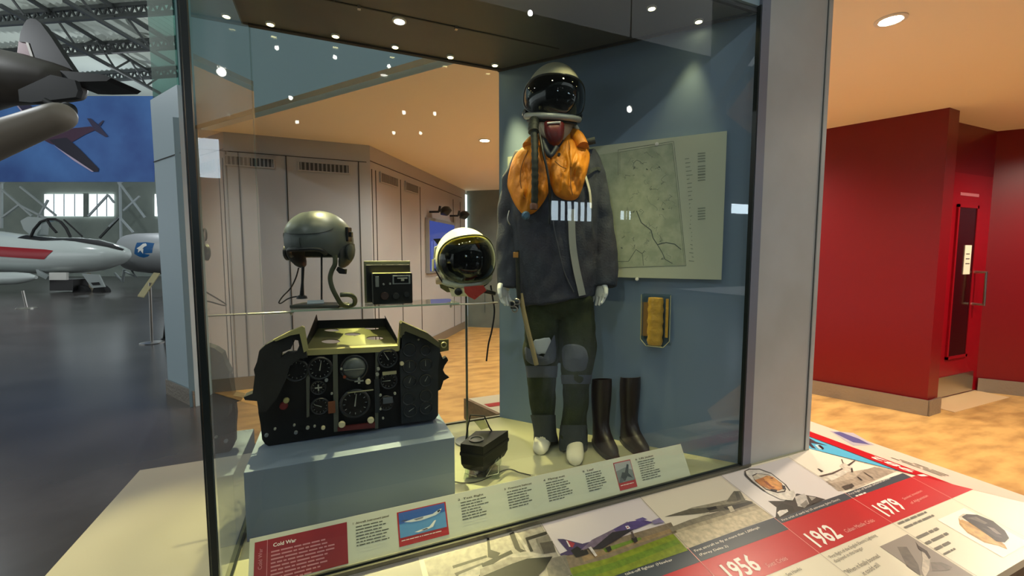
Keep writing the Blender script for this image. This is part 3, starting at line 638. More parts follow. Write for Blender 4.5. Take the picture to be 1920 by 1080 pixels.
def lattice_truss(name, p0, p1, zt, zb, m, label, r=0.05, step=0.9):
    p0 = V(p0); p1 = V(p1); L = (p1 - p0).length; d = (p1 - p0) / L; t = thing(name, ((p0 + p1) / 2).to_tuple()[:2] + (zb,), label, 'roof truss', None)
    b = MB()
    for z, rr in ((zt, r), (zb, r)): b.bar(p0 + V((0, 0, z)), p1 + V((0, 0, z)), rr * 2, rr * 2, m)
    b.build('chords', t); b = MB(); k = int(L / step)
    for i in range(k):
        a = p0 + d * (L * i / k); c = p0 + d * (L * (i + .5) / k); e = p0 + d * (L * (i + 1) / k)
        b.bar(a + V((0, 0, zt)), c + V((0, 0, zb)), r, r, m); b.bar(c + V((0, 0, zb)), e + V((0, 0, zt)), r, r, m)
    b.build('web_bars', t); return t
def flat(p): return V((p.x, p.y, 0))
for k, (va, lb) in enumerate(((34, 'nearest dark purlin truss under the roof, above the hanging aircraft fin'), (100, 'middle dark purlin truss under the roof, level with the hanging fin'), (153, 'far dark purlin truss just above the blue banner'))):
    a = flat(az(-60, va + 16, 9.75)); c = flat(az(345, va - 12, 9.75)); d = (c - a).normalized()
    lattice_truss('roof_truss', a - d * 1.0, c + d * 2.0, 10.1, 9.75, M_truss, lb, r=.06, step=.35)
for k, (q, lb) in enumerate((((0, 10, 300, 175), 'long dark rafter truss running down to the right above the banner'), ((120, 0, 325, 118), 'long dark rafter truss nearer the glass case'), ((-90, 90, 170, 230), 'long dark rafter truss at the left behind the hanging aircraft'))):
    a = flat(az(q[0], q[1], 9.3)); c = flat(az(q[2], q[3], 9.3))
    lattice_truss('rafter_truss', a, c, 10.05, 9.3, M_truss, lb, r=.055, step=1.6)
# far wall, window, lattice brace
DWL = 30.0
b = MB(); p = [ad(-500, 478, DWL), ad(600, 478, DWL)]
b.prism([V((p[0].x, p[0].y, 0)), V((p[1].x, p[1].y, 0)), V((p[1].x, p[1].y, 0)) + HD * .2, V((p[0].x, p[0].y, 0)) + HD * .2], (0, 0, RH), M_hwall); b.build('wall_hangar_far', kind='structure')
M_day = emit_mat('daylight_glazing', (0.86, 0.97, 1.0), 2.2)
def adrect(b, u0, v0, u1, v1, dist, th, m):
    q = [ad(u0, v0, dist), ad(u1, v0, dist), ad(u1, v1, dist), ad(u0, v1, dist)]; b.prism(q, HD * th, m)
b = MB(); adrect(b, 83, 364, 211, 405, DWL - .12, .1, M_day); adrect(b, 290, 364, 322, 405, DWL - .12, .1, M_day); b.build('window_3', kind='structure')
b = MB()
for u in (100, 119, 139, 158, 163, 181, 199): adrect(b, u, 364, u + 1.2, 405, DWL - .2, .05, mat('glazing_bar', '8d9aa0', .5))
adrect(b, 156, 362, 166, 407, DWL - .2, .05, M_hwall); b.build('trim_window_bars', kind='structure')
t = thing('lattice_brace', ad(120, 518, 27), 'pale steel lattice bracing standing in front of the far hangar wall and its bright window', 'bracing')
for q in ((3, 338, 3, 428), (225, 338, 227, 455), (0, 352, 60, 405), (5, 407, 36, 384), (36, 384, 85, 409), (38, 350, 105, 404), (72, 408, 90, 375), (222, 341, 272, 408), (232, 395, 262, 368), (225, 408, 250, 436), (166, 405, 203, 365), (203, 366, 214, 380), (187, 446, 223, 408), (223, 408, 205, 425), (0, 345, 25, 330), (222, 345, 240, 333)):
    b = MB(); b.bar(ad(q[0], q[1], 27), ad(q[2], q[3], 27), .10, .10, M_silver if q[0] != 187 else M_truss, up=HD); b.build('brace_bar', t)
# ---- hanging banner
BD = 19.0
ban = thing('hanging_banner', ad(140, 341, BD), 'large blue banner printed with a dark propeller aeroplane against the sky, hanging in the hangar', 'banner')
b = MB(); adrect(b, -160, 180, 289, 341, BD, .03, mat('banner_blue', '4f7fc0', 0.7, col2='2c4a8c', scale=.35, lo=.3, hi=.7)); b.build('cloth', ban)
def bpoly(b, pts, e, m): b.poly([ad(u, v, BD - .02 - e) for u, v in pts], m)
b = MB(); dk1 = mat('ink_2b2a45', '332f4c', .7); dk2 = mat('ink_1b1a2c', '201d2e', .7); dk3 = mat('ink_d8cfe0', 'b7a6bd', .7)
bpoly(b, [(27, 193), (52, 193), (88, 226), (62, 234)], .01, dk1); bpoly(b, [(27, 193), (30, 193), (63, 233), (60, 234)], .012, dk3)
bpoly(b, [(80, 262), (105, 248), (140, 240), (170, 237), (183, 242), (160, 252), (136, 266), (120, 276), (96, 270)], .01, mat('ink_43283f', '43283f', .7))
bpoly(b, [(92, 262), (125, 258), (150, 280), (185, 316), (184, 322), (176, 322), (140, 298), (105, 274)], .014, dk2)
bpoly(b, [(100, 272), (140, 298), (176, 322), (172, 322), (138, 301)], .016, dk3)
bpoly(b, [(163, 222), (170, 222), (186, 236), (203, 256), (198, 257), (178, 245)], .014, dk1); bpoly(b, [(184, 233), (192, 226), (195, 226), (188, 237)], .014, dk1)
b.build('printed_aeroplane', ban)
# ---- loft along the picture's horizontal at a given distance
def fuselage(b, st, dist, m, n=28, yk=1.0):
    rings = []
    for (u, vt, vb) in st:
        c = ad(u, (vt + vb) / 2, dist); r = (vb - vt) / 2 * dist / F_PX
        rings.append([c + V((0, 0, 1)) * (r * math.cos(2 * pi * k / n)) - HD * (r * yk * math.sin(2 * pi * k / n)) for k in range(n)])
    b.loft(rings, m)
M_jw = mat('jet_white', 'cfd8d6', 0.18, coat=.5); M_jr = mat('jet_red', 'a3202c', 0.3); M_jb = mat('matt_black', '1b1b1d', 0.7); M_jg = mat('jet_grey', 'a8b0b0', 0.4)
JD = 17.5
jet = thing('jet_aircraft', ad(120, 545, JD), 'white jet aircraft with red side stripe and open cockpit frame, parked nose right', 'aircraft')
b = MB(); fuselage(b, [(-260, 425, 515), (-100, 427, 514), (0, 433, 511), (60, 441, 513), (110, 446, 513), (150, 446, 512), (185, 449, 508), (210, 455, 501), (228, 461, 494), (238, 466, 487), (243, 472, 481)], JD, M_jw); b.build('fuselage', jet, smooth=40)
def side_patch(b, pts, cfun, dist, m, off=.012, nu=24):
    """paint patch following the fuselage side: pts = [(u, vtop, vbot)]"""
    g = []
    for i in range(len(pts) - 1):
        for s in range(nu // (len(pts) - 1)):
            t = s / (nu // (len(pts) - 1)); g.append([pts[i][k] * (1 - t) + pts[i + 1][k] * t for k in range(3)])
    g.append(list(pts[-1])); rows = []
    for (u, va, vb) in g:
        vt, vbm = cfun(u); cv = (vt + vbm) / 2; R = (vbm - vt) / 2; row = []
        for j in range(9):
            v = va + (vb - va) * j / 8; q = max(-0.999, min(0.999, (v - cv) / R)); dep = math.sqrt(1 - q * q) * R * dist / F_PX
            c = ad(u, v, dist); row.append(c - HD * (dep + off))
        rows.append(row)
    b.loft(rows, m, cap=False, closed=False)
def jf(u):
    st = [(-260, 425, 515), (0, 433, 511), (60, 441, 513), (110, 446, 513), (150, 446, 512), (185, 449, 508), (210, 455, 501), (228, 461, 494), (238, 466, 487), (243, 472, 481)]
    for a, c in zip(st, st[1:]):
        if a[0] <= u <= c[0]:
            t = (u - a[0]) / (c[0] - a[0]); return a[1] + (c[1] - a[1]) * t, a[2] + (c[2] - a[2]) * t
    return st[-1][1:]
b = MB(); side_patch(b, [(-250, 452, 470), (0, 460, 478), (119, 468, 486), (134, 470, 471)], jf, JD, M_jr); b.build('red_stripe', jet, smooth=60)
b = MB(); side_patch(b, [(128, 446.5, 450), (160, 447.5, 453), (190, 450.5, 458), (215, 457, 463), (238, 467, 470)], jf, JD, M_jb); b.build('anti_glare_panel', jet, smooth=60)
b = MB(); side_patch(b, [(57, 441, 447), (100, 446, 452), (135, 446.5, 451)], jf, JD, M_jb); b.build('cockpit_sill', jet, smooth=60)
b = MB(); pts = [(57, 446), (64, 430), (76, 416), (90, 411), (104, 411), (114, 416), (124, 428), (132, 444)]
for off in (0.32, -0.32):
    b.tube([ad(u, v, JD + off) for u, v in pts], .05, M_jb, 6); b.tube([ad(88, 412, JD + off), ad(95, 424, JD + off), ad(106, 436, JD + off)], .05, M_jb, 6)
    b.tube([ad(120, 412, JD + off * .5), ad(138, 428, JD + off * .7), ad(154, 443, JD + off)], .03, M_jb, 6)
b.build('canopy_frame', jet, smooth=40)
G_can = glass_mat('canopy_glass', (0.75, 0.80, 0.82)); b = MB()
b.loft([[ad(u, v, JD + .33 - .66 * j / 6) - V((0, 0, .05 * abs(j - 3) ** 1.5 * .4)) for j in range(7)] for u, v in pts], G_can, cap=False, closed=False); b.build('canopy', jet, smooth=60)
b = MB(); fuselage(b, [(-60, 508, 532), (0, 510, 534), (30, 510, 533), (55, 512, 528), (68, 517, 523)], JD - .9, M_jw); b.build('belly_tank', jet, smooth=40)
b = MB(); q = [ad(u, v, JD - .5) for u, v in ((64, 494), (74, 508), (90, 518), (86, 524), (70, 516))]; b.prism(q, HD * .08, M_jg); b.build('gear_strut', jet)
b = MB(); adrect(b, 92, 511, 124, 525, JD - .6, .1, M_white); adrect(b, 93, 524, 137, 545, JD - .5, .7, M_black); b.build('equipment_box', jet)
b = MB(); q = [ad(u, v, JD - .7) for u, v in ((153, 513), (185, 515), (196, 538), (172, 540))]; b.prism(q, HD * .06, M_jg); q = [ad(u, v, JD - .72) for u, v in ((170, 530), (185, 529), (188, 534), (174, 535))]; b.prism(q, HD * .01, M_jb); b.build('gear_door', jet)
for u in (150, 187):
    b = MB(); c = ad(u + 4, 548, JD - .2); b.lathe(c - HD * .12, HD, [(.02, 0), (.27, 0), (.30, .05), (.30, .19), (.27, .24), (.02, .24)], M_jb, 24); b.build('wheel', jet, smooth=40)
b = MB(); b.tube([ad(166, 512, JD), ad(172, 545, JD), ad(168, 560, JD)], [.07, .06, .05], mat('gear_leg_cream', 'b0a590', .5), 8); b.build('gear_leg', jet, smooth=40)
# another tail beyond
b = MB(); q = [ad(u, v, 18) for u, v in ((38, 414), (52, 406), (78, 408), (76, 440), (60, 444), (44, 430))]; b.prism(q, HD * .3, mat('tail_grey', '9ba3a2', .5)); b.build('raised_hood', jet)
sj = thing('jet_aircraft', ad(290, 545, 20.2), 'bare silver jet with a blue shield emblem, half hidden behind the pale wall end', 'aircraft')
M_js = mat('bare_aluminium', 'b4b7ba', 0.42, metal=.4)
b = MB(); fuselage(b, [(243, 446, 500), (245, 441, 506), (262, 438, 510), (300, 437, 514), (345, 438, 516)], 20.2, M_js); b.build('fuselage', sj, smooth=40)
b = MB(); c = ad(243.5, 473, 20.2); b.ring(c, RT, 27.5 * 20.2 / 800, .07, mat('intake_lip', '4b4d50', .35, metal=.6)); b.lathe(c - RT * .01, RT, [(.01, 0), (.64, 0), (.64, .015), (.01, .015)], M_jb, 24); b.build('intake', sj, smooth=40)
def sf(u): return (437.5, 513)
b = MB(); side_patch(b, [(286, 456, 476), (294, 455.5, 481), (302, 455, 483), (310, 456, 481), (318, 457, 474)], sf, 20.2, mat('emblem_blue', '12568f', .4), off=.02); b.build('shield_emblem', sj, smooth=60)
b = MB(); side_patch(b, [(290, 466, 467), (295, 462, 468), (298, 458, 470), (303, 457, 463), (306, 460, 462)], sf, 20.2, M_white, off=.035); side_patch(b, [(293, 466, 474), (297, 468, 470), (302, 467, 476)], sf, 20.2, M_white, off=.035); b.build('emblem_bird', sj, smooth=60)
b = MB(); b.tube([ad(233, 505, 20.2), ad(230, 528, 20.2)], .06, M_jg); b.tube([ad(232, 508, 20.2), ad(256, 520, 20.2)], .04, M_jg); b.tube([ad(244, 502, 20.2), ad(254, 519, 20.2)], .04, M_jg); b.tube([ad(215, 512, 20.2), ad(230, 528, 20.2)], .05, M_jg); b.build('support_trestle', sj, smooth=40)
# ---- aircraft hanging overhead
HDI = 9.0
M_hb = mat('aircraft_underside', '4a453f', .5, col2='3f3832', scale=1.2); M_hd = mat('aircraft_dark', '0a0a0c', .6)
ha = thing('hanging_aircraft', ad(60, 190, HDI), 'tail of an aircraft hanging from the roof, dark fin with red and white flash', 'aircraft')
b = MB(); fuselage(b, [(-200, 70, 235), (-80, 84, 212), (0, 96, 193), (60, 108, 191), (110, 122, 189), (138, 132, 186), (147, 146, 178)], HDI, M_hb); b.build('fuselage', ha, smooth=50)
def dprism(b, pts, dist, th, m): b.prism([ad(u, v, dist - th / 2) for u, v in pts], HD * th, m)
b = MB(); dprism(b, [(63, 116), (50, 80), (36, 78), (38, 62), (44, 46), (50, 37), (58, 34), (67, 36), (76, 43), (96, 70), (118, 104), (137, 132), (128, 148), (90, 135)], HDI, .14, M_hd); b.build('fin', ha)
b = MB(); dprism(b, [(35, 76), (50, 78), (63, 114), (31, 106)], HDI, .10, mat('rudder_red', '5e1a24', .5)); dprism(b, [(48, 79), (53, 80), (65, 115), (60, 114)], HDI, .16, mat('flash_white', 'a9a397', .5)); b.build('rudder', ha)
b = MB(); q = [(112, 132), (160, 136), (196, 140), (208, 146), (200, 152), (150, 153), (120, 152)]; dprism(b, q, HDI + .1, .7, M_hd); b.build('tailplane', ha)
b = MB(); dprism(b, [(34, 168), (95, 140), (140, 150), (146, 170), (142, 182), (60, 192), (36, 190)], HDI - .45, .1, M_hd); b.build('dark_lower_panel', ha)
b = MB(); b.tube([ad(84, 188, HDI - .6), ad(112, 204, HDI - .6)], .05, M_hd); b.lathe(ad(119, 205, HDI - .7), HD, [(.01, 0), (.11, 0), (.15, .04), (.15, .12), (.11, .16), (.01, .16)], M_hd, 20, e=RT); b.build('tail_wheel', ha, smooth=40)
b = MB(); path = [(-200, 335), (-80, 292), (0, 260), (70, 233), (104, 221), (116, 216.5), (124, 213.5), (130, 211), (133.5, 209.6), (135, 209)]; b.tube([ad(u, v, HDI - 1.2) for u, v in path], [.36, .33, .29, .25, .24, .225, .195, .15, .09, .02], mat('tank_beige', '8b8072', .5), 24); b.build('hanging_tank', smooth=40, label='long beige round-ended tube hanging in front of the blue banner', cat='tank')
# ---- small floor things
st = thing('lectern_stand', az(285, 644, 0), 'slim metal post carrying a tilted cream information panel on the hangar floor', 'information stand')
P0 = az(285, 643, 0); dd = P0.dot(HD)
b = MB(); b.lathe(P0, (0, 0, 1), [(.01, .0), (.17, 0), (.17, .012), (.03, .03), (.01, .03)], M_steel, 28); b.build('base', st, smooth=30)
b = MB(); b.tube([P0 + V((0, 0, .02)), ad(281, 530, dd)], .02, M_steel); b.build('post', st, smooth=40)
b = MB(); q = [ad(258, 554, dd - .12), ad(270, 556, dd - .12), ad(300, 512, dd + .12), ad(288, 511, dd + .12)]; b.prism(q, V((0, 0, -.02)), mat('panel_cream', 'e0d3a4', .5)); b.build('panel', st)
st2 = thing('barrier_post', az(300, 640, 0), 'short dark leaning prop beside the metal post, at the pale wall end', 'barrier')
b = MB(); P0 = az(308, 636, 0); b.lathe(P0, (0, 0, 1), [(.01, 0), (.05, 0), (.045, .02), (.01, .02)], M_black, 20); b.build('base', st2)
b = MB(); b.tube([P0 + V((0, 0, .015)), P0 + V((.07, -.05, .42))], .022, M_black); b.build('post', st2, smooth=40)
st3 = thing('barrier_post', az(50, 578, 0), 'tiny shiny barrier post alone on the dark hangar floor at far left', 'barrier')
P0 = az(50, 578, 0); b = MB(); b.lathe(P0, (0, 0, 1), [(.01, 0), (.22, 0), (.2, .03), (.01, .03)], M_steel, 20); b.build('base', st3)
b = MB(); b.tube([P0 + V((0, 0, .02)), P0 + V((-.05, 0, .5))], .03, M_steel); b.build('post', st3, smooth=40)
# ---- television and its spotlights on the receding wall
tv = thing('wall_television', onr(2.2, 1.24), 'blue lit television screen on the grey receding wall behind the white helmet', 'television')
b = MB(); b.obox(onr(2.2, 1.65) + nv * .03, dv, nv, (0, 0, 1), .60, .03, .44, mat('tv_frame', 'a9abb0', .3, metal=.5)); b.build('frame', tv)
b = MB(); b.obox(onr(2.2, 1.64) + nv * .062, dv, nv, (0, 0, 1), .57, .004, .40, emit_mat('tv_blue', (0.06, 0.08, 0.32), 1.0)); b.build('screen', tv)
b = MB()
for k in range(9):
    x = -.5 + .12 * k; b.obox(onr(2.2 + x, 1.55 + .1 * math.sin(k * 2.1)) + nv * .067, dv, nv, (0, 0, 1), .015, .001, .12 + .05 * math.cos(k * 1.7), emit_mat('tv_pale', (0.16, 0.18, 0.55), 1.0) if k == 0 else MATS['tv_pale'])
b.build('screen_picture', tv)
for k, (t_, z_, lb) in enumerate(((1.78, 2.19, 'small black spotlight on an arm above the left end of the television'), (2.72, 2.21, 'small black spotlight on an arm above the right end of the television'))):
    s = thing('arm_spotlight', onr(t_, z_), lb, 'spotlight', 'black spotlights above the television')
    b = MB(); b.tube([onr(t_, z_), onr(t_, z_) + nv * .16], .018, M_black); b.tube([onr(t_, z_) + nv * .16, onr(t_, z_) + nv * .18 + V((0, 0, .09))], .02, M_black); b.build('arm', s, smooth=40)
    b = MB(); c = onr(t_, z_ - .0) + nv * .22 + dv * .1; b.lathe(c + V((0, 0, .06)), (V((0, 0, -1)) + nv * .4).normalized(), [(.03, -.03), (.08, 0), (.10, .07), (.02, .12)], M_black, 20); b.build('head', s, smooth=50)
# ---- the hangar behind the visitor: wall with daylight windows, high lamps
b = MB(); b.box((-30, -12.3, 0), (22, -12.05, RH), mat('hangar_wall_dark', '4c524f', .8)); b.build('wall_hangar_near', kind='structure')
M_day2 = emit_mat('daylight_window', (0.72, 0.88, 1.0), 18.0)
wins = [(-3.86, -3.59, 3.67, 4.785), (-3.366, -2.889, 3.675, 4.75), (7.74, 9.5, 2.83, 3.56), (10.95, 11.42, 2.95, 3.3), (17.2, 18.7, 3.44, 3.88)]
for k, (x0, x1, z0, z1) in enumerate(wins):
    b = MB(); b.box((x0, -12.05, z0), (x1, -12.0, z1), M_day2); b.build('window_%d' % (k + 4), kind='structure')
b = MB()
for i in range(1, 6): x = 7.74 + 1.76 * i / 6; b.box((x - .03, -12.0, 2.8), (x + .03, -11.9, 3.6), M_truss)
b.box((11.08, -12.0, 2.9), (11.12, -11.9, 3.35), M_truss); b.box((11.22, -12.0, 2.9), (11.26, -11.9, 3.35), M_truss)
b.build('trim_near_window_bars', kind='structure')
M_hl = emit_mat('high_lamp_bulb', (1, 0.97, 0.9), 45)
for k, (u, v) in enumerate(((415, 127), (519, 86), (628, 104), (729, 121), (545, 180), (815, 210), (757, 208), (1180, 200))):
    p = ay(u, v, 11.0); c = V((p.x, 2 * Y0 - 11.0, p.z)); r = .09 if k in (0, 7) else .045
    t = thing('high_lamp', c, 'high hangar lamp behind the visitor', 'lamp', 'high hangar lamps behind the visitor')
    b = MB(); b.lathe(c, (0, 0, 1), [(.01, 0), (r * .9, 0), (r * .9, .01), (.01, .01)], M_hl, 14); b.lathe(c - V((0, 0, r)), (0, 1, 0), [(.01, 0), (r, 0), (r, .01), (.01, .01)], M_hl, 14); b.build('bulb', t)
    b = MB(); b.lathe(c, (0, 0, 1), [(r * 1.4, 0), (r * 1.1, .2), (.03, .3), (.015, RH - c.z)], M_truss, 14); b.build('shade', t, smooth=40)
# ================================================================ INSIDE THE CASE
M_plin = mat('plinth_blue_grey', '66748a', 0.6); M_olive = mat('olive_metal', '5d5a34', 0.45, metal=.3); M_khaki = mat('khaki_edge', '9a9462', 0.45, metal=.2)
M_pb = mat('panel_black', '090a0a', 0.5, spec=.3); M_pg = mat('panel_grey', '1b2024', 0.55, spec=.35); M_face = mat('dial_face', '08090a', 0.25); M_bez = mat('bezel', '1d1f21', 0.35); M_tick = mat('dial_white', '8f9186', 0.5)
M_cream = mat('cream_knob', 'cfc39a', 0.45); M_grey = mat('mid_grey', '6c7275', 0.5)
b = MB(); b.box((-0.285, 1.545, ZB + .0005), (0.408, 1.935, 0.805), M_plin, .002); b.build('plinth_block', label='blue-grey plinth block inside the case carrying the instrument panel', cat='plinth')
b = MB(); b.poly([(-0.20, 1.56, .8056), (0.30, 1.56, .8056), (0.31, 1.60, .8056), (-0.12, 1.62, .8056), (-0.2, 1.60, .8056)], mat('lit_strip_yellow', 'c9c48e', .6));  # yellow lit strip of the plinth top as flat colour, left unbuilt
# ---- caption rail
cap = thing('caption_panel', (0.55, 1.32, ZB), 'long tilted cream caption strip with a red Cold War block, inside the front glass', 'caption panel')
cb, ct = V((-0.245, 1.306, ZB + .004)), V((-0.245, 1.367, ZB + .116)); ce = V((1.607, 0, 0)); cu_ = (ct - cb).normalized(); cn = V((1, 0, 0)).cross(cu_)
b = MB(); b.prism([cb, cb + ce, ct + ce, ct], -cn * .006, mat('caption_cream', 'cdcfb9', .4)); b.prism([cb - cn * .006 + V((.05, .0, 0)), ct - cn * .006 + V((.05, 0, -.005)), V((-.195, 1.44, ZB + .004))], (1.5, 0, 0), mat('caption_back', '9da08c', .6)); b.build('panel_board', cap)
def cp(u, v, e=.001): return hit(u, v, cb, cn) + cn * e
if cn.y > 0: pass
P_cred = mat('caption_red', '8e2228', .4); P_ctext = mat('caption_text', '4a4c44', .6); P_cpink = mat('caption_pink', 'c9858a', .5)
def crow(x, t, e=.001): return cb + V((x + .245, 0, 0)) + cu_ * t + cn * e
H_ = (ct - cb).length
b = MB(); b.poly([crow(-.232, .004), crow(.015, .004), crow(.015, H_ - .012), crow(-.232, H_ - .012)], P_cred); b.build('red_block', cap)
b = MB(); text(b, 'Cold War', crow(-.185, .094, .002), crow(-.125, .094, .002), cu_, .009, P_white, .0006); text(b, 'Cold War', crow(-.212, .045, .002), crow(-.212, .097, .002), V((-1, 0, 0)), .010, P_cpink)
b.poly([crow(-.2005, .004, .002), crow(-.199, .004, .002), crow(-.199, H_ - .012, .002), crow(-.2005, H_ - .012, .002)], P_cpink); words(b, crow(-.19, .080, .002), (1, 0, 0), cu_, .17, 9, .0095, .006, P_cpink, 11, .25); b.build('red_block_lettering', cap)
heads = ['1  Aircraft instrument panel', '2  Test flight', '3  Pressure helmet', '4  Flying suit', '5  Leaf', '6  Life jacket']
spots_ = [(.04, .11, 7), (.375, .10, 7), (.545, .11, 7), (.70, .105, 8), (.87, .09, 8), (1.12, .10, 9)]
for k, ((x, w_, n_), h_) in enumerate(zip(spots_, heads)):
    b = MB(); text(b, h_, crow(x - .008, .104, .0015), crow(x + min(.006 * len(h_), .10), .104, .0015), cu_, .0055, P_ctext, .0003)
    words(b, crow(x, .094, .0015), (1, 0, 0), cu_, w_, n_, .0085, .0045, P_ctext, 20 + k, .3); b.build('caption_lettering', cap)
cn_ = cn
def pic(name, x0, x1, t0, t1, frac, layers, lab):
    b = MB(); b.poly([crow(x0, t0), crow(x1, t0), crow(x1, t1), crow(x0, t1)], mat('caption_red2', 'b02a2c', .4))
    def q(s, t, e): return crow(x0 + (x1 - x0) * (.03 + .94 * s), t0 + (t1 - t0) * (frac + (.97 - frac) * t), e)
    e = .0015
    for col, pts in layers: b.poly([q(s, t, e) for s, t in pts], mat('ink_' + col, col, .4)); e += .0002
    words(b, crow(x0 + .008, t0 + (t1 - t0) * frac * .6, .0015), (1, 0, 0), cu_, (x1 - x0) * .8, 1, .01, .0035, P_white, 3, 0)
    b.build(name, cap, label=lab, fix=False)
pic('picture', .165, .325, .012, .110, .24, [('5b95c4', [(0, 0), (1, 0), (1, 1), (0, 1)]), ('3b62a8', [(0, .55), (1, .65), (1, 1), (0, 1)]),
    ('d8dcd8', [(.1, .60), (.3, .64), (.72, .66), (.86, .78), (.93, .80), (.88, .66), (.78, .58), (.45, .50), (.25, .53)]), ('4b5260', [(.02, .66), (.12, .62), (.2, .66), (.1, .68)]), ('7a7f86', [(.3, .62), (.52, .64), (.5, .58), (.36, .56)]), ('2f3642', [(.82, .74), (.88, .78), (.9, .72), (.84, .66)]),
    ('e6e6dc', [(.3, .10), (.42, .14), (.62, .18), (.74, .38), (.78, .38), (.70, .14), (.56, .08), (.38, .06)]), ('3d4450', [(.44, .12), (.56, .15), (.6, .11), (.5, .09)])], 'picture of a fighter jet above a white aircraft on blue sky')
pic('picture', 1.005, 1.088, .010, .112, .26, [('78807f', [(0, 0), (1, 0), (1, 1), (0, 1)]), ('a3a5a4', [(0, .6), (.6, .7), (1, .5), (1, 1), (0, 1)]), ('3a4144', [(.1, .1), (.35, .5), (.5, .45), (.75, .85), (.85, .8), (.7, .4), (.9, .1), (.6, .25), (.4, .05)]), ('5a6265', [(.0, .0), (.2, .3), (.35, .1), (.2, .0)])], 'grey picture of dark shapes in a red frame')
# ---- instrument panel from a cockpit
YP = 1.74
pan = thing('instrument_panel', (0.06, YP, .8055), 'black aircraft cockpit instrument panel covered in dials, standing on the blue-grey plinth', 'instrument panel')
def pp(u, v, e=0.0): return ay(u, v, YP - e)
def plate(name, outline, holes, th, m, e=0.0, label=None):
    O = V((0, YP - e, 0)); f = lambda u, v: (lambda p: (p.x, p.z))(ay(u, v, YP - e))
    return holed([f(*q) for q in outline], [[f(*q) for q in h] for h in holes], O, (1, 0, 0), (0, 0, 1), th, m, name, pan, label=label)
plate('main_plate', [(499, 829), (493, 820), (490, 792), (486, 770), (487, 700), (520, 665), (575, 660), (580, 664), (745, 655), (752, 640), (815, 655), (820, 690), (818, 775), (812, 784), (505, 832)], [], .04, M_pb, -.01)
plate('frame_bar', [(575, 655), (745, 647), (750, 603), (753, 601), (752, 652), (746, 657), (577, 665), (570, 658), (568, 616), (571, 612), (574, 640)], [], .03, M_khaki, .02)
plate('left_hood', [(487, 768), (484, 748), (462, 746), (459, 741), (476, 734), (480, 700), (478, 690), (484, 675), (488, 655), (500, 644), (520, 634), (545, 622), (568, 616), (571, 645), (577, 668), (562, 670), (544, 684), (536, 712), (520, 745), (500, 768)], [[(540, 660), (528, 668), (530, 658), (546, 652), (552, 640), (548, 634), (560, 636), (562, 646), (556, 660)]], .05, mat('hood_black', '0b0b0b', .7, bump=.3, bscale=30), .04)
plate('left_hood_edge', [(512, 637), (545, 620), (567, 611), (571, 613), (578, 655), (570, 660), (562, 625), (545, 628), (518, 639)], [], .02, M_khaki, .072)
plate('right_section', [(748, 655), (750, 606), (756, 603), (800, 624), (820, 640), (824, 656), (820, 690), (820, 776), (814, 784), (752, 792)], [], .03, M_pg, .02)
plate('right_hood', [(750, 606), (753, 602), (800, 623), (822, 641), (821, 650), (796, 634), (758, 619), (750, 632)], [], .05, mat('hood_olive', '4a472b', .6, bump=.3, bscale=25), .05)
plate('broken_edge', [(818, 650), (824, 660), (829, 672), (836, 668), (839, 674), (832, 684), (829, 692), (833, 700), (841, 706), (830, 712), (825, 728), (818, 732)], [], .03, M_pb, .01)
plate('side_bracket', [(822, 637), (841, 636), (841, 657), (823, 660)], [], .006, M_olive, .03)
b = MB(); c = pp(832, 647, .036); b.ring(c, (0, 1, 0), .0105, .003, M_khaki, 20, 6); b.build('bracket_ring', pan, smooth=40)
plate('centre_strip', [(624, 665), (633, 664), (635, 808), (626, 809)], [], .01, mat('strip_grey', '4b4d42', .5), .028)
plate('centre_strip', [(704, 660), (710, 660), (709, 803), (703, 803)], [], .01, MATS['strip_grey'], .028)
plate('centre_strip', [(574, 700), (581, 698), (580, 780), (575, 782)], [], .01, MATS['strip_grey'], .028)
plate('red_plate', [(633, 800), (703, 792), (703, 801), (633, 808)], [], .012, mat('dull_red', '5b1a18', .5), .03)
# tray
t0, t1 = pp(573, 655, .01), pp(747, 648, .01); t2, t3 = ay(722, 613, 1.90), ay(597, 617, 1.90)
def tr(s, t): return (t0 * (1 - s) + t1 * s) * (1 - t) + (t3 * (1 - s) + t2 * s) * t
wt = (t1 - t0).length; dt = (((t2 + t3) - (t0 + t1)) / 2).length
EXt = (t1 - t0).normalized(); EYt = (((t2 + t3) - (t0 + t1)) / 2); EYt = (EYt - EXt * EYt.dot(EXt)).normalized()
def tl(p): return ((p - t0).dot(EXt), (p - t0).dot(EYt))
TN = EXt.cross(EYt)
def tlp(u, v): return tl(hit(u, v, t0, TN))
def ell(cu, cv, ru, rv, n=24): return [tlp(cu + ru * math.cos(2 * pi * k / n), cv + rv * math.sin(2 * pi * k / n)) for k in range(n)]
holed([tl(t0), tl(t1), tl(t2), tl(t3)], [ell(622, 619.5, 14, 2.6), ell(697, 615.8, 13.5, 2.6), ell(661, 627, 15, 2.8), ell(620, 640.5, 17.5, 4), ell(703, 634.3, 16, 3.4)], t0, EXt, EYt, .003, M_olive, 'tray', pan)
b = MB(); b.prism([t3, t2, ay(722, 597, 1.90), ay(596, 601, 1.90)], (0, .003, 0), M_pb); b.build('tray_back_lip', pan)
b = MB(); b.prism([t1, t2, ay(722, 597, 1.90), ay(721, 592, 1.90), pp(747, 640, .01)], (.002, 0, 0), M_pb); b.prism([t0, t3, ay(596, 601, 1.90), ay(594, 590, 1.90), pp(575, 638, .01)], (-.002, 0, 0), M_pb); b.build('tray_side_lip', pan)
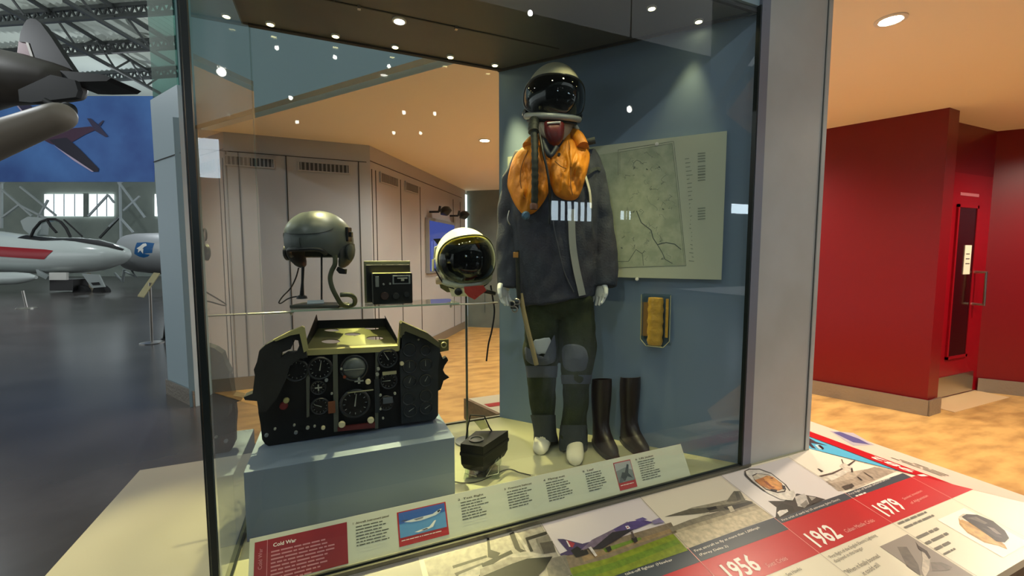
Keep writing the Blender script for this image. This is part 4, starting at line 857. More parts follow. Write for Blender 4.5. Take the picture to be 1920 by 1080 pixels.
def dial(u, v, r, needle=None, face=None, ticks=12, sq=False):
    R = r * 1.62 / 800 * 1.02; c = pp(u, v, .036); n = V((0, -1, 0))
    o = MB(); o.lathe(c - n * .010, n, [(R * 1.06, 0), (R * 1.06, .010), (R * .98, .013), (R * .88, .012), (R * .86, .006), (.0005, .006)], M_bez, 28); d = o.build('dial', pan, smooth=35)
    o = MB(); o.lathe(c - n * .0035, n, [(.0005, 0), (R * .86, 0), (R * .86, .0005), (.0005, .0005)], face or M_face, 28)
    for k in range(ticks):
        a = 2 * pi * k / ticks; dr_ = V((math.sin(a), 0, math.cos(a))); sd_ = V((math.cos(a), 0, -math.sin(a)))
        p0_ = c + n * -.0028; w2 = R * .022
        o.poly([p0_ + dr_ * R * .66 + sd_ * w2, p0_ + dr_ * R * .80 + sd_ * w2, p0_ + dr_ * R * .80 - sd_ * w2, p0_ + dr_ * R * .66 - sd_ * w2], M_tick if k % 2 == 0 else M_grey)
    o.build('dial_face', d)
    if needle is not None:
        o = MB(); a = math.radians(needle); dr_ = V((math.sin(a), 0, math.cos(a))); sd_ = V((math.cos(a), 0, -math.sin(a)))
        p0_ = c + n * -.001; w2 = R * .05
        o.prism([p0_ - dr_ * R * .2 + sd_ * w2, p0_ + dr_ * R * .72 + sd_ * w2 * .3, p0_ + dr_ * R * .72 - sd_ * w2 * .3, p0_ - dr_ * R * .2 - sd_ * w2], n * .0008, M_tick); o.build('needle', d)
    return d
M_ball = mat('horizon_ball', '4c5150', 0.35)
for (u, v, r, a) in ((556, 695, 19, None), (600, 691, 20, 10), (597, 727, 12.5, None), (600, 762, 15, -65), (666, 757, 26, 8), (727, 672, 18, -30), (729, 714, 15.5, -90), (724, 756, 14, None),
                     (768, 656, 13, None), (798, 657, 10, None), (768, 687, 13, 0), (798, 684, 13, 0), (768, 716, 12.5, 20), (798, 713, 12.5, 30), (766, 748, 12, None), (798, 742, 12, None), (769, 770, 13, 60), (799, 765, 13, 60)):
    dial(u, v, r, a)
b = MB(); c = pp(664, 690, .036); b.ring(c, (0, 1, 0), .047, .004, M_bez, 32, 8); hz = b.build('horizon_bezel', pan, smooth=40)
b = MB(); b.lathe(c + V((0, .004, 0)), (0, -1, 0), [(.043, 0), (.040, .008), (.032, .016), (.018, .021), (.001, .023)], M_ball, 32); b.build('horizon_ball', hz, smooth=60)
b = MB(); b.obox(c + V((0, -.0205, 0)), (1, 0, -.03), (0, 1, 0), (0, 0, 1), .036, .0012, .0008, M_tick); b.build('horizon_line', hz)
def bits(name, items, m, e=.034, dep=.006):
    for (u, v, hu, hv) in items:
        o = MB(); c = pp(u, v, e); o.box((c.x - hu * .00205, c.y, c.z - hv * .00205), (c.x + hu * .00205, c.y - dep, c.z + hv * .00205), m, .0006); o.build(name, pan)
bits('bar_marking', [(673, 713, 2, 6), (673, 714, 8, 1.2)], M_tick)
bits('bar_marking', [(597, 727, 6, 1.1), (597, 727, 1.1, 6)], M_tick, .041, .002)
bits('pale_label', [(730, 699, 13, 3), (676, 733, 23, 1)], mat('pale_tag', '9c9672', .5))
bits('orange_label', [(622, 763, 6, 11)], mat('orange_brown', '6a3a1c', .5)); bits('slim_switch_plate', [(707, 742, 4.5, 32)], M_pg, .038)
bits('window_indicator', [(727, 750, 9, 6)], mat('indicator_grey', '4a5058', .3), .044)
def knob(u, v, r, m, e=.036, h=.012):
    R = r * .00205; c = pp(u, v, e); o = MB(); o.lathe(c, (0, -1, 0), [(R, 0), (R, h * .7), (R * .8, h), (.0004, h)], m, 18); o.build('knob', pan, smooth=35)
for q in ((690, 715, 5, M_cream), (641, 795, 6, M_cream), (695, 787, 6, M_cream), (753, 681, 4, M_cream), (709, 691, 3, M_tick), (707, 701, 3.2, M_tick), (532, 760, 7, mat('red_knob', '5a1016', .4)), (537, 750, 5, M_khaki), (552, 796, 2, M_tick), (516, 803, 2, M_tick), (577, 801, 3, M_tick), (590, 798, 2, M_tick), (606, 801, 3.5, M_cream), (500, 815, 3, M_grey), (555, 810, 3, M_grey), (612, 712, 3, M_grey), (622, 737, 2, M_tick), (713, 740, 2.5, M_tick), (740, 737, 2.5, M_tick), (713, 766, 2.2, M_tick), (718, 783, 2, M_tick), (756, 625, 2, M_tick), (784, 636, 2, M_tick), (640, 691, 2, M_tick), (646, 706, 3, mat('orange_knob', '7a3a22', .4))): knob(*q)
# ---- glass shelf and what stands on it
sh = thing('glass_shelf', (0.2, 1.88, 1.29), 'clear glass shelf on steel rods in the middle of the case', 'shelf')
G_sh = glass_mat('shelf_glass', (0.93, 0.97, 0.94))
SZ = 1.294
b = MB(); b.box((-0.15, 1.79, SZ - .009), (0.50, 1.97, SZ), G_sh); b.build('glass_slab', sh)
b = MB(); b.box((-0.15, 1.7885, SZ - .008), (0.50, 1.7895, SZ - .001), mat('glass_edge_green', '93a596', .15, emit=0)); b.build('polished_edge', sh)
for (x0, x1) in ((-.297, -.145), (.48, .69)):
    b = MB(); b.tube([(x0, 1.82, SZ - .012), (x1, 1.82, SZ - .012)], .004, M_steel, 10); b.tube([((x1 if x0 < 0 else x0) - .012, 1.82, SZ - .012), ((x1 if x0 < 0 else x0) - .006, 1.82, SZ - .012)], .013, M_steel, 16); b.build('support_rod', sh, smooth=40)
# patches on an ellipsoid, described by directions
class Hd:
    def __init__(s, c, rx, ry, rz, yaw=0, pitch=0, roll=0):
        s.c = V(c); f = -HD.copy(); r = RT.copy(); u = V((0, 0, 1))
        R = Matrix.Rotation(math.radians(yaw), 3, u); f = R @ f; r = R @ r
        R = Matrix.Rotation(math.radians(pitch), 3, r); f = R @ f; u = R @ u
        R = Matrix.Rotation(math.radians(roll), 3, f); r = R @ r; u = R @ u
        s.f, s.r, s.u, s.R = f, r, u, (rx, ry, rz)
    def p(s, a, e, k=1.0):
        a = math.radians(a); e = math.radians(e); x = math.sin(a) * math.cos(e); y = math.cos(a) * math.cos(e); z = math.sin(e)
        return s.c + s.r * (x * s.R[0] * k) + s.f * (y * s.R[1] * k) + s.u * (z * s.R[2] * k)
    def l(s, x, y, z): return s.c + s.r * x + s.f * y + s.u * z
    def patch(s, b, a0, e0, A, E, k, m, th=.002, n=2.5, nr=14, nt=48, lift=0.0):
        def g(r, t, kk):
            c_, s_ = math.cos(t), math.sin(t); q = (abs(c_) ** n + abs(s_) ** n) ** (-1 / n)
            return s.p(a0 + A * r * c_ * q, e0 + E * r * s_ * q, kk)
        out = [[g(max(i / nr, .001), 2 * pi * j / nt, k + lift * (1 - (i / nr) ** 2)) for j in range(nt)] for i in range(nr + 1)]
        inn = [[g(max(i / nr, .001), 2 * pi * j / nt, k + lift * (1 - (i / nr) ** 2) - th / s.R[0]) for j in range(nt)] for i in range(nr, -1, -1)]
        b.loft(out + inn, m); return [g(1, 2 * pi * j / nt, k) for j in range(nt)]
    def dome(s, b, emin, k, m, th=.006, na=56, ne=18):
        """emin(a) gives the lower edge elevation for azimuth a"""
        out = []
        for i in range(ne + 1):
            out.append([s.p(a, 90 - (90 - emin(a)) * max(i / ne, .004), k) for a in [360 * j / na for j in range(na)]])
        inn = [[s.p(a, 90 - (90 - emin(a)) * max(i / ne, .004), k - th / s.R[0]) for a in [360 * j / na for j in range(na)]] for i in range(ne, -1, -1)]
        b.loft(out + inn, m)
def smooth_pts(pts, n=6, closed=False):
    pts = [V(p) for p in pts]; L = len(pts); out = []
    for i in range(L if closed else L - 1):
        g = lambda k: pts[k % L] if closed else pts[max(0, min(L - 1, k))]
        p0, p1, p2, p3 = g(i - 1), g(i), g(i + 1), g(i + 2)
        for s in range(n):
            t = s / n; out.append(0.5 * ((2 * p1) + (p2 - p0) * t + (2 * p0 - 5 * p1 + 4 * p2 - p3) * t * t + (3 * p1 - p0 - 3 * p2 + p3) * t ** 3))
    if not closed: out.append(pts[-1])
    return out
# ---- grey helmet
GD = 1.69
gh = thing('flying_helmet', ad(602, 566, GD), 'dark grey jet flying helmet on a black rod stand, with a hanging green hose', 'helmet')
M_gh = mat('helmet_grey', '474d4d', .38, bump=.03, bscale=18); M_ghd = mat('helmet_leather', '2a2f33', .5, bump=.3, bscale=20); M_hose = mat('hose_green', '3a3f2b', .55)
H = Hd(ad(600, 452, GD + .01), .122, .142, .118, yaw=-4, pitch=0)
b = MB(); H.dome(b, lambda a: (-18 if abs(((a + 180) % 360) - 180) < 35 else (-18 - 16 * min(1, (abs(((a + 180) % 360) - 180) - 35) / 25))), 1.0, M_gh, .008, 72, 22); b.build('shell', gh, smooth=50)
b = MB(); H.patch(b, 0, 36, 60, 26, 1.035, M_gh, .004, 2.4, lift=.01); b.build('visor_cover', gh, smooth=50)
b = MB(); b.tube(smooth_pts([H.p(a, e, .98) for a, e in ((-42, -26), (-30, -18), (0, -17), (30, -18), (42, -26))]), .009, M_black, 10); b.build('brow_pad', gh, smooth=40)
b = MB(); b.tube([H.p(0, 3, 1.02) + H.u * -.0, H.p(0, -2, 1.03), H.p(0, -16, 1.0)], .0015, M_ghd, 6); b.build('front_seam', gh)
for s in (-1, 1):
    b = MB(); rings = []
    for k, (du, dz, w1, w2) in enumerate(((.104, -.010, .040, .060), (.106, -.035, .036, .064), (.104, -.058, .036, .060), (.096, -.080, .036, .050), (.088, -.097, .028, .034), (.084, -.106, .012, .014))):
        rings.append([H.l(s * (du + w1 * .45 * math.cos(2 * pi * j / 20)), -.01 + w2 * math.sin(2 * pi * j / 20), dz) for j in range(20)])
    b.loft(rings, M_ghd); o = b.build('ear_flap', gh, smooth=50)
    b = MB(); c = H.l(s * .122, .01, -.045); b.lathe(c, H.r * s, [(.03, 0), (.032, .008), (.02, .014), (.001, .014)], M_ghd, 20); b.build('earphone', gh, smooth=40)
b = MB(); c = H.l(.122, .01, .025); b.obox(c, H.f, H.r, H.u, .018, .006, .028, M_black, .003); b.obox(c + H.r * .009, H.f, H.r, H.u, .008, .006, .010, M_black, .002); b.build('visor_lever', gh)
b = MB(); c = H.l(-.122, .02, .02); b.ring(c, H.r, .022, .003, M_black, 24, 6); b.build('visor_loop', gh, smooth=40)
b = MB(); q = [ad(u, v, GD - .09) for u, v in ((633, 500), (640, 504), (647, 505), (646, 514), (636, 513), (630, 506))]; b.prism(q, HD * .02, M_black); b.build('chin_clip', gh)
b = MB(); b.tube(smooth_pts([ad(u, v, GD - d) for u, v, d in ((628, 478, .08), (628, 495, .08), (622, 508, .08), (619, 522, .08), (623, 540, .08), (632, 558, .07), (640, 570, .05), (652, 574, .02), (664, 570, .02), (665, 560, .05), (656, 553, .08), (638, 553, .09))]), .0088, M_hose, 12); b.build('hose', gh, smooth=50)
b = MB(); b.tube(smooth_pts([ad(u, v, GD - d) for u, v, d in ((560, 502, .03), (555, 520, .03), (545, 540, .02), (530, 556, .0), (523, 567, -.03), (528, 568, -.03), (540, 560, .02), (556, 556, .02), (572, 556, .0))]), .0028, M_black, 8); b.build('lead', gh, smooth=50)
b = MB(); b.tube([ad(568, 500, GD - .03), ad(567, 530, GD - .03), ad(566, 556, GD - .02)], [.006, .005, .009], M_black, 10); b.lathe(ad(566, 557, GD - .02), (0, 0, 1), [(.02, -.006), (.018, .004), (.006, .01)], M_black, 16); b.build('strap', gh, smooth=50)
b = MB(); b.tube([ad(603, 440, GD), ad(603, 562, GD)], .0035, M_black, 10); b.build('stand_rod', gh, smooth=40)
b = MB(); cc = ad(600, 562, GD); b.obox(V((cc.x, 1.86, SZ + .006)), RT, HD, (0, 0, 1), .095, .055, .006, mat('stand_green', '3b3d34', .5), .003); b.build('stand_base', gh)
b = MB(); b.obox(V((cc.x - .015, 1.83, SZ + .022)), (1, 0, 0), (0, .9, .4), (0, -.4, .9), .030, .012, .002, mat('foil_card', 'b9c4cc', .2)); b.build('silver_tag', gh)
# ---- control box
bx = thing('control_box', V((.21, 1.86, SZ)), 'black electronic control box with dials and a small meter window, on the glass shelf', 'control box')
YB = 1.835
def yb(u, v, e=0.0): return ay(u, v, YB - e)
b = MB(); a = yb(684, 570, -.08); c = yb(769, 489, -.08); b.box((a.x, a.y, SZ + .0005), (c.x, a.y + .006, c.z), mat('mount_green', '6a6d55', .5), .002); b.build('mounting_plate', bx)
b = MB(); a = yb(688, 566, -.07); c = yb(768, 496, -.07); b.box((a.x, a.y, a.z), (c.x, a.y + .01, c.z), M_black, .002); b.build('back_frame', bx)
a = yb(700, 572); c = yb(773, 512); a.z = SZ + .001
b = MB(); b.box((a.x, YB, a.z), (c.x, YB + .07, c.z), M_pb, .003); b.build('case_body', bx)
b = MB(); b.poly([(a.x + .002, YB + .001, c.z + .001), (c.x - .002, YB + .001, c.z + .001), (c.x - .002, YB + .068, c.z + .001), (a.x + .002, YB + .068, c.z + .001)], M_khaki); b.build('top_face', bx)
def bbox_(name, u0, v0, u1, v1, m, e, d): p = yb(u0, v1, e); q = yb(u1, v0, e); o = MB(); o.box((p.x, YB - e, p.z), (q.x, YB - e - d, q.z), m, .0008); o.build(name, bx)
bbox_('meter_frame', 736, 516, 769, 533, M_grey, 0, .003); bbox_('meter_window', 739, 518, 766, 531, M_face, .003, .001); bbox_('meter_marks', 745, 520, 764, 523, M_tick, .004, .0008); bbox_('meter_marks', 752, 523, 758, 527, M_tick, .004, .0008)
bbox_('switch_guard', 704, 518, 710, 538, M_grey, 0, .006); bbox_('lower_bar', 716, 567, 758, 571, M_pg, 0, .004)
for (u, v, r, m) in ((721, 555, 8, mat('knob_brown', '2c1a17', .5)), (742, 555, 7, M_bez), (762, 552, 5.5, M_bez), (719, 533, 2, M_grey), (731, 532, 2, M_grey)):
    o = MB(); R = r * .0021; o.lathe(yb(u, v), (0, -1, 0), [(R, 0), (R, .008), (R * .85, .012), (.0004, .012)], m, 22); o.build('knob', bx, smooth=35)
# ---- white pressure helmet on a pole
WDI = 2.06
wh = thing('pressure_helmet', ad(874, 840, WDI), 'white pressure helmet with gold tinted visor on a tall thin pole', 'helmet')
M_wh = mat('helmet_white', 'ded9b8', .3, bump=.02, bscale=20); M_ring = mat('helmet_rim', 'a9ac9f', .35)
G_vis = glass_mat('gold_visor', (0.42, 0.40, 0.18), 1.6); G_vis2 = glass_mat('dark_visor', (0.05, 0.05, 0.05), 1.6)
H = Hd(ad(871, 486, WDI + .01), .140, .150, .152, yaw=24, pitch=6, roll=6)
b = MB(); H.dome(b, lambda a: (34 if abs(((a + 180) % 360) - 180) < 62 else (34 - 84 * min(1, (abs(((a + 180) % 360) - 180) - 62) / 14))), 1.0, M_wh, .006, 90, 26); b.build('shell', wh, smooth=60)
b = MB(); H.patch(b, 0, -6, 60, 38, 1.0, mat('helmet_inside', '15140f', .5), .002, 2.3); b.build('face_seal', wh, smooth=60)
b = MB(); e1 = H.patch(b, 0, 8, 74, 42, 1.05, G_vis, .002, 2.3, lift=.03); b.build('outer_visor', wh, smooth=60)
b = MB(); H.patch(b, 0, -3, 66, 34, 1.02, G_vis2, .002, 2.3, lift=.02); b.build('inner_visor', wh, smooth=60)
b = MB(); b.tube(e1 + [e1[0]], .004, mat('visor_edge', '46451f', .4), 8); b.build('visor_edge', wh, smooth=60)
b = MB(); low = [H.p(a, -36 - 6 * math.cos(math.radians(a)), 1.03) for a in range(-84, 85, 7)]; b.tube(low, .015, M_ring, 12); b.build('lower_rim', wh, smooth=60)
b = MB(); b.tube(smooth_pts([H.p(-92, -10, 1.08), H.p(-75, -38, 1.10), H.p(-40, -52, 1.08), H.p(0, -57, 1.06), H.p(40, -52, 1.08), H.p(75, -38, 1.10), H.p(92, -5, 1.1)]), .0035, M_black, 8); b.build('tension_cable', wh, smooth=60)
b = MB(); rings = []
for (v, ul, ur, dp) in ((505, 822, 915, .12), (520, 832, 912, .115), (533, 838, 908, .11), (545, 843, 904, .10), (556, 847, 900, .09)):
    rings.append([ad((ul + ur) / 2 + (ur - ul) / 2 * math.cos(2 * pi * j / 32), v, WDI + .01 - dp * math.sin(2 * pi * j / 32)) for j in range(32)])
b.loft(rings, M_wh); b.build('neck_shroud', wh, smooth=60)
b = MB(); c = ad(859, 547, WDI - .09); b.lathe(c, -HD, [(.017, -.01), (.017, .004), (.012, .008), (.0005, .008)], M_black, 20); b.build('neck_port', wh, smooth=40)
b = MB(); q = [(870, 538), (906, 535), (912, 545), (900, 554), (890, 562), (878, 556), (871, 548)]; b.prism([ad(u, v, WDI - .13) for u, v in q], HD * .012, mat('red_flag', '8c2014', .6, bump=.5, bscale=25)); b.build('red_cover', wh)
b = MB(); b.tube([ad(905, 545, WDI - .11), ad(928, 550, WDI - .08)], .010, M_black, 10); b.build('right_fitting', wh, smooth=40)
b = MB(); b.tube(smooth_pts([ad(u, v, WDI - d) for u, v, d in ((920, 535, .08), (924, 560, .08), (927, 585, .08), (922, 620, .08), (916, 645, .07), (912, 677, .07))]), .0042, M_black, 8); b.build('hanging_lead', wh, smooth=50)
b = MB(); b.tube([ad(909, 548, WDI - .06), ad(909, 586, WDI - .06)], .0016, M_grey, 6); b.build('thin_lead', wh)
b = MB(); b.tube([ad(826, 460, WDI - .03), ad(816, 464, WDI - .02), ad(814, 484, WDI - .02), ad(823, 492, WDI - .03)], .0045, M_ring, 8); b.tube([ad(812, 486, WDI - .03), ad(812, 508, WDI - .03)], .006, M_wh, 8); b.build('side_latch', wh, smooth=40)
b = MB(); b.lathe(ad(824, 498, WDI - .04), -RT, [(.03, -.02), (.032, .006), (.02, .014), (.0005, .014)], M_grey, 20); b.lathe(ad(822, 526, WDI - .03), -RT, [(.018, -.02), (.018, .01), (.0005, .01)], mat('fitting_buff', 'b59c86', .5), 16); b.build('side_fitting', wh, smooth=40)
b = MB(); b.prism([ad(u, v, WDI) for u, v in ((823, 530), (836, 528), (846, 548), (838, 548), (826, 540))], HD * .03, M_olive); b.prism([ad(u, v, WDI) for u, v in ((812, 448), (826, 447), (828, 456), (820, 458))], HD * .01, M_black); b.build('dark_tab', wh)
b = MB(); pb = ad(874, 556, WDI); b.tube([(pb.x, pb.y, ZB + .001), (pb.x, pb.y, pb.z + .05)], .0055, mat('pole_metal', '6d7164', .3, metal=.7), 12); b.build('stand_pole', wh, smooth=40)
b = MB(); b.lathe((pb.x, pb.y, ZB + .0005), (0, 0, 1), [(.001, 0), (.06, 0), (.06, .008), (.008, .012), (.001, .012)], M_grey, 24); b.build('stand_foot', wh, smooth=40)
# ---- black sight on an acrylic stand
dv_ = thing('gun_sight', az(906, 900, ZB), 'black angular sight box with a wire bracket, on a small acrylic stand', 'instrument')
zt_ = .722
top = [az(906, 838, zt_), az(863, 832, zt_), az(892, 808, zt_), az(953, 807, zt_)]
cen = sum(top, V((0, 0, 0))) / 4
def lv(z, k): return [V((cen.x + (p.x - cen.x) * k, cen.y + (p.y - cen.y) * k, z)) for p in top]
b = MB(); b.loft([lv(.598, .60), lv(.612, .84), lv(.635, .97), lv(.70, 1.0), lv(zt_, .99)], M_pb); b.build('box_body', dv_)
b = MB(); b.loft([lv(.672, 1.015), lv(.676, 1.03), lv(.684, 1.03), lv(.688, 1.015)], M_pb); b.build('raised_band', dv_)
b = MB(); b.lathe(cen + V((-.03, -.01, zt_ - cen.z)), (0, 0, 1), [(.001, 0), (.032, 0), (.032, .005), (.024, .005), (.022, .001), (.001, .001)], M_bez, 24); b.build('lens_ring', dv_, smooth=35)
b = MB(); g = [ad(u, v, d) for u, v, d in ((873, 832, 1.78), (876, 806, 1.80), (882, 778, 1.80), (908, 780, 1.82), (918, 802, 1.84), (922, 808, 1.84))]; b.tube(g, .0035, M_black, 8); b.build('wire_bracket', dv_, smooth=40)
b = MB(); b.prism([ad(u, v, 1.83) for u, v in ((889, 790), (908, 786), (916, 802), (902, 806))], HD * .002, glass_mat('sight_glass', (0.7, 0.72, 0.6))); b.build('sight_glass', dv_)
G_ac = glass_mat('acrylic', (0.88, 0.92, 0.9), 1.4)
b = MB(); c2 = V((cen.x, cen.y, 0)); b.obox(c2 + V((0, 0, ZB + .004)) - HD * .0, RT, HD, (0, 0, 1), .075, .06, .003, G_ac); b.obox(c2 + V((.02, 0, ZB + .028)), RT + V((0, 0, .45)), HD, V((0, 0, 1)) - RT * .45, .07, .05, .002, G_ac); b.obox(c2 + V((-.02, 0, ZB + .026)), RT - V((0, 0, .45)), HD, V((0, 0, 1)) + RT * .45, .05, .05, .002, G_ac); b.build('acrylic_stand', dv_)
for s_ in (-1, 1): b = MB(); b.tube([c2 + RT * .07 * s_ - HD * .05 + V((0, 0, ZB + .02)), c2 + RT * .07 * s_ + HD * .02 + V((0, 0, ZB + .06)), c2 + RT * .02 * s_ - HD * .06 + V((0, 0, ZB + .012)), c2 + RT * .07 * s_ - HD * .05 + V((0, 0, ZB + .02))], .0018, mat('acrylic_edge_pale', 'c8cbb4', .15), 6); b.build('acrylic_edge', dv_)
b = MB(); b.tube(smooth_pts([az(u, v, ZB + .003) for u, v in ((852, 903), (866, 905), (882, 905), (905, 900), (950, 880), (975, 886), (995, 891))]), .0018, M_black, 6); b.build('cable', label='thin black cable lying on the case floor under the black sight box', cat='cable')
# ---- on the blue wall
def wl(u, v, e=0.0): return hit(u, v, BP, WN) + WN * e
ma = wl(955, 300); mb_ = wl(1357.5, 400); M_map = mat('map_paper', 'b4bba3', .6, col2='9ea890', scale=22, detail=8)
mp = thing('wall_map', (ma + mb_) / 2 * 1.0, 'large pale green-grey printed chart mounted on the blue wall behind the mannequin', 'map')
mz0, mz1 = 1.392, 2.026
A_ = V((ma.x, ma.y, 0)); B_ = V((mb_.x, mb_.y, 0)); 
b = MB(); b.prism([A_ + V((0, 0, mz0)) + WN * .004, B_ + V((0, 0, mz0)) + WN * .004, B_ + V((0, 0, mz1)) + WN * .004, A_ + V((0, 0, mz1)) + WN * .004], WN * .016, mat('map_board', 'c0c5b0', .6)); b.build('backing_board', mp)
b = MB(); q = [wl(u, v, .0205) for u, v in ((1125, 292), (1262, 270), (1287, 497), (1130, 502))]; b.poly(q, M_map); b.build('printed_area', mp)
MI = mat('map_ink', '6d766c', .6); MI2 = mat('map_river', '5c6664', .6); MI3 = mat('map_text', '8c9384', .6)
b = MB()
def stroke(b, pts, wpx, m, e=.021):
    for (u0, v0), (u1, v1) in zip(pts, pts[1:]):
        L = math.hypot(u1 - u0, v1 - v0) or 1; nx, ny = -(v1 - v0) / L * wpx / 2, (u1 - u0) / L * wpx / 2
        b.poly([wl(u0 + nx, v0 + ny, e), wl(u1 + nx, v1 + ny, e), wl(u1 - nx, v1 - ny, e), wl(u0 - nx, v0 - ny, e)], m)
stroke(b, [(1161, 330), (1161, 283), (1264, 267), (1272, 340), (1287, 498), (1160, 502)], .8, MI); stroke(b, [(1164, 328), (1164, 287), (1261, 271), (1269, 340), (1284, 496)], .5, MI)
b.build('border_lines', mp); b = MB()
stroke(b, [(1195, 396), (1204, 418), (1222, 432), (1226, 447), (1234, 459), (1250, 455), (1266, 458), (1278, 468)], 1.6, MI2); stroke(b, [(1234, 459), (1243, 474), (1248, 486), (1262, 494)], 1.2, MI2); stroke(b, [(1158, 490), (1180, 490), (1194, 468), (1206, 476), (1208, 498)], 1.0, MI)
rnd = random.Random(3)
for k in range(60):
    u, v = rnd.uniform(1168, 1262), rnd.uniform(295, 485); pts = [(u, v)]
    for j in range(4): u += rnd.uniform(-6, 7); v += rnd.uniform(-5, 6); pts.append((u, v))
    stroke(b, pts, rnd.uniform(.3, .9), MI3 if k % 3 else MI)
for (u, v) in ((1213, 318), (1236, 314), (1243, 392), (1166, 464)): stroke(b, [(u, v), (u + 3, v + 2)], 2.2, MI)
b.build('map_drawing', mp); b = MB()
for k in range(26): v = 300 + k * 7.6; stroke(b, [(1285 + .09 * (v - 300), v), (1298 + rnd.uniform(-6, 2), v - 1.2)], 1.3, MI3)
for (v0, n_) in ((290, 4), (314, 4), (330, 3), (392, 5)):
    for k in range(n_): stroke(b, [(1309, v0 + k * 5), (1323, v0 - 1.4 + k * 5)], 2.4, MI3)
b.build('margin_print', mp)
b = MB()
for (u, v) in ((1233, 272), (1196, 523)): c = wl(u, v, .02); b.lathe(c, WN, [(.008, 0), (.008, .004), (.0005, .005)], M_white, 14)
b.build('fixing_button', mp, smooth=40)
tb = thing('acrylic_holder', wl(1233, 645), 'clear acrylic wall holder with a yellow wrapped roll inside, below the chart', 'display holder')
tA, tB = wl(1206, 600), wl(1259, 600); tw = (tB - tA).length; td = WD; tz0, tz1 = wl(1235, 646).z, wl(1235, 551).z
cc = V(((tA.x + tB.x) / 2, (tA.y + tB.y) / 2, 0))
b = MB()
for s in (-1, 1): b.obox(cc + td * s * tw / 2 + WN * .03 + V((0, 0, (tz0 + tz1) / 2 + .01)), td, WN, (0, 0, 1), .0015, .03, (tz1 - tz0) / 2 - .01, G_ac)
b.obox(cc + WN * .002 + V((0, 0, (tz0 + tz1) / 2)), td, WN, (0, 0, 1), tw / 2, .0015, (tz1 - tz0) / 2, G_ac); b.obox(cc + WN * .03 + V((0, 0, tz0)), td, WN, (0, 0, 1), tw * .32, .03, .0015, G_ac)
b.build('acrylic_tray', tb)
b = MB(); gE = mat('acrylic_edge', 'd9cfa0', .15)
for s in (-1, 1): b.tube([cc + td * s * tw / 2 + WN * .058 + V((0, 0, tz1)), cc + td * s * tw / 2 + WN * .058 + V((0, 0, tz0 + .03)), cc + td * s * tw * .3 + WN * .058 + V((0, 0, tz0))], .0016, gE, 6)
b.tube([cc - td * tw * .3 + WN * .058 + V((0, 0, tz0)), cc + td * tw * .3 + WN * .058 + V((0, 0, tz0))], .0016, gE, 6); b.build('bright_edge', tb)
b = MB(); M_yel = mat('wrapped_yellow', 'c59a3c', .35, bump=.6, bscale=30)
rings = []
for k in range(13):
    z = tz0 + .004 + (tz1 - tz0 - .02) * k / 12; r_ = tw * .27 * (1 + .08 * math.sin(k * 2.3)) * (.9 if k in (0, 12) else 1)
    rings.append([cc + td * (-.004 + r_ * math.cos(2 * pi * j / 20)) + WN * (.03 + r_ * .75 * math.sin(2 * pi * j / 20)) + V((0, 0, z)) for j in range(20)])
b.loft(rings, M_yel); b.build('yellow_roll', tb, smooth=50)
b = MB(); b.obox(cc + td * tw * .36 + WN * .02 + V((0, 0, (tz0 + tz1) / 2 + .01)), td, WN, (0, 0, 1), .006, .004, (tz1 - tz0) / 2 - .03, M_yel); b.obox(cc - td * tw * .38 + WN * .02 + V((0, 0, (tz0 + tz1) / 2 + .0)), td, WN, (0, 0, 1), .012, .002, (tz1 - tz0) / 2 - .04, mat('brown_wrap', '8c6a34', .5)); b.build('wrap_edge', tb)
# ---- boots
M_boot = mat('boot_brown', '1a0d08', .4, bump=.2, bscale=14)
def boot(u, v, yaw, label, hgt=.335):
    c = az(u, v, ZB); t = thing('boot', c, label, 'boot', 'pair of tall brown boots')
    R = Matrix.Rotation(math.radians(yaw), 3, 'Z'); f = R @ -HD; r = R @ RT
    b = MB(); rings = []
    for (z, fc, w_, l_) in ((.020, .045, .040, .120), (.045, .042, .040, .118), (.065, .020, .039, .090), (.085, .004, .038, .066), (.12, -.008, .037, .050), (.17, -.010, .041, .050), (.24, -.008, .046, .055), (.30, -.006, .047, .056), (hgt, -.004, .045, .054)):
        rings.append([c + r * (w_ * math.cos(2 * pi * j / 28)) + f * (fc + l_ * math.sin(2 * pi * j / 28)) + V((0, 0, z + (.012 * math.sin(2 * pi * j / 28) if z == hgt else 0))) for j in range(28)])
    inn = [[c + (p - c) * 1.0 - (p - c - V((0, 0, (p - c).z))) * .08 + V((0, 0, -d)) for p in rings[-1]] for d in (0, .08)]
    b.loft(rings + inn, M_boot); b.build('upper', t, smooth=60)
    b = MB(); b.loft([[c + r * (w_ * math.cos(2 * pi * j / 28)) + f * (.045 + l_ * math.sin(2 * pi * j / 28)) + V((0, 0, z)) for j in range(28)] for (z, w_, l_) in ((.0005, .043, .126), (.018, .043, .126), (.022, .040, .121))], M_black); b.build('sole', t, smooth=40)
    return t
boot(1127, 838, 12, 'tall dark brown boot nearer the mannequin leg, left one of the pair')
boot(1180, 832, 14, 'tall dark brown boot on the right of the pair, farther from the mannequin')
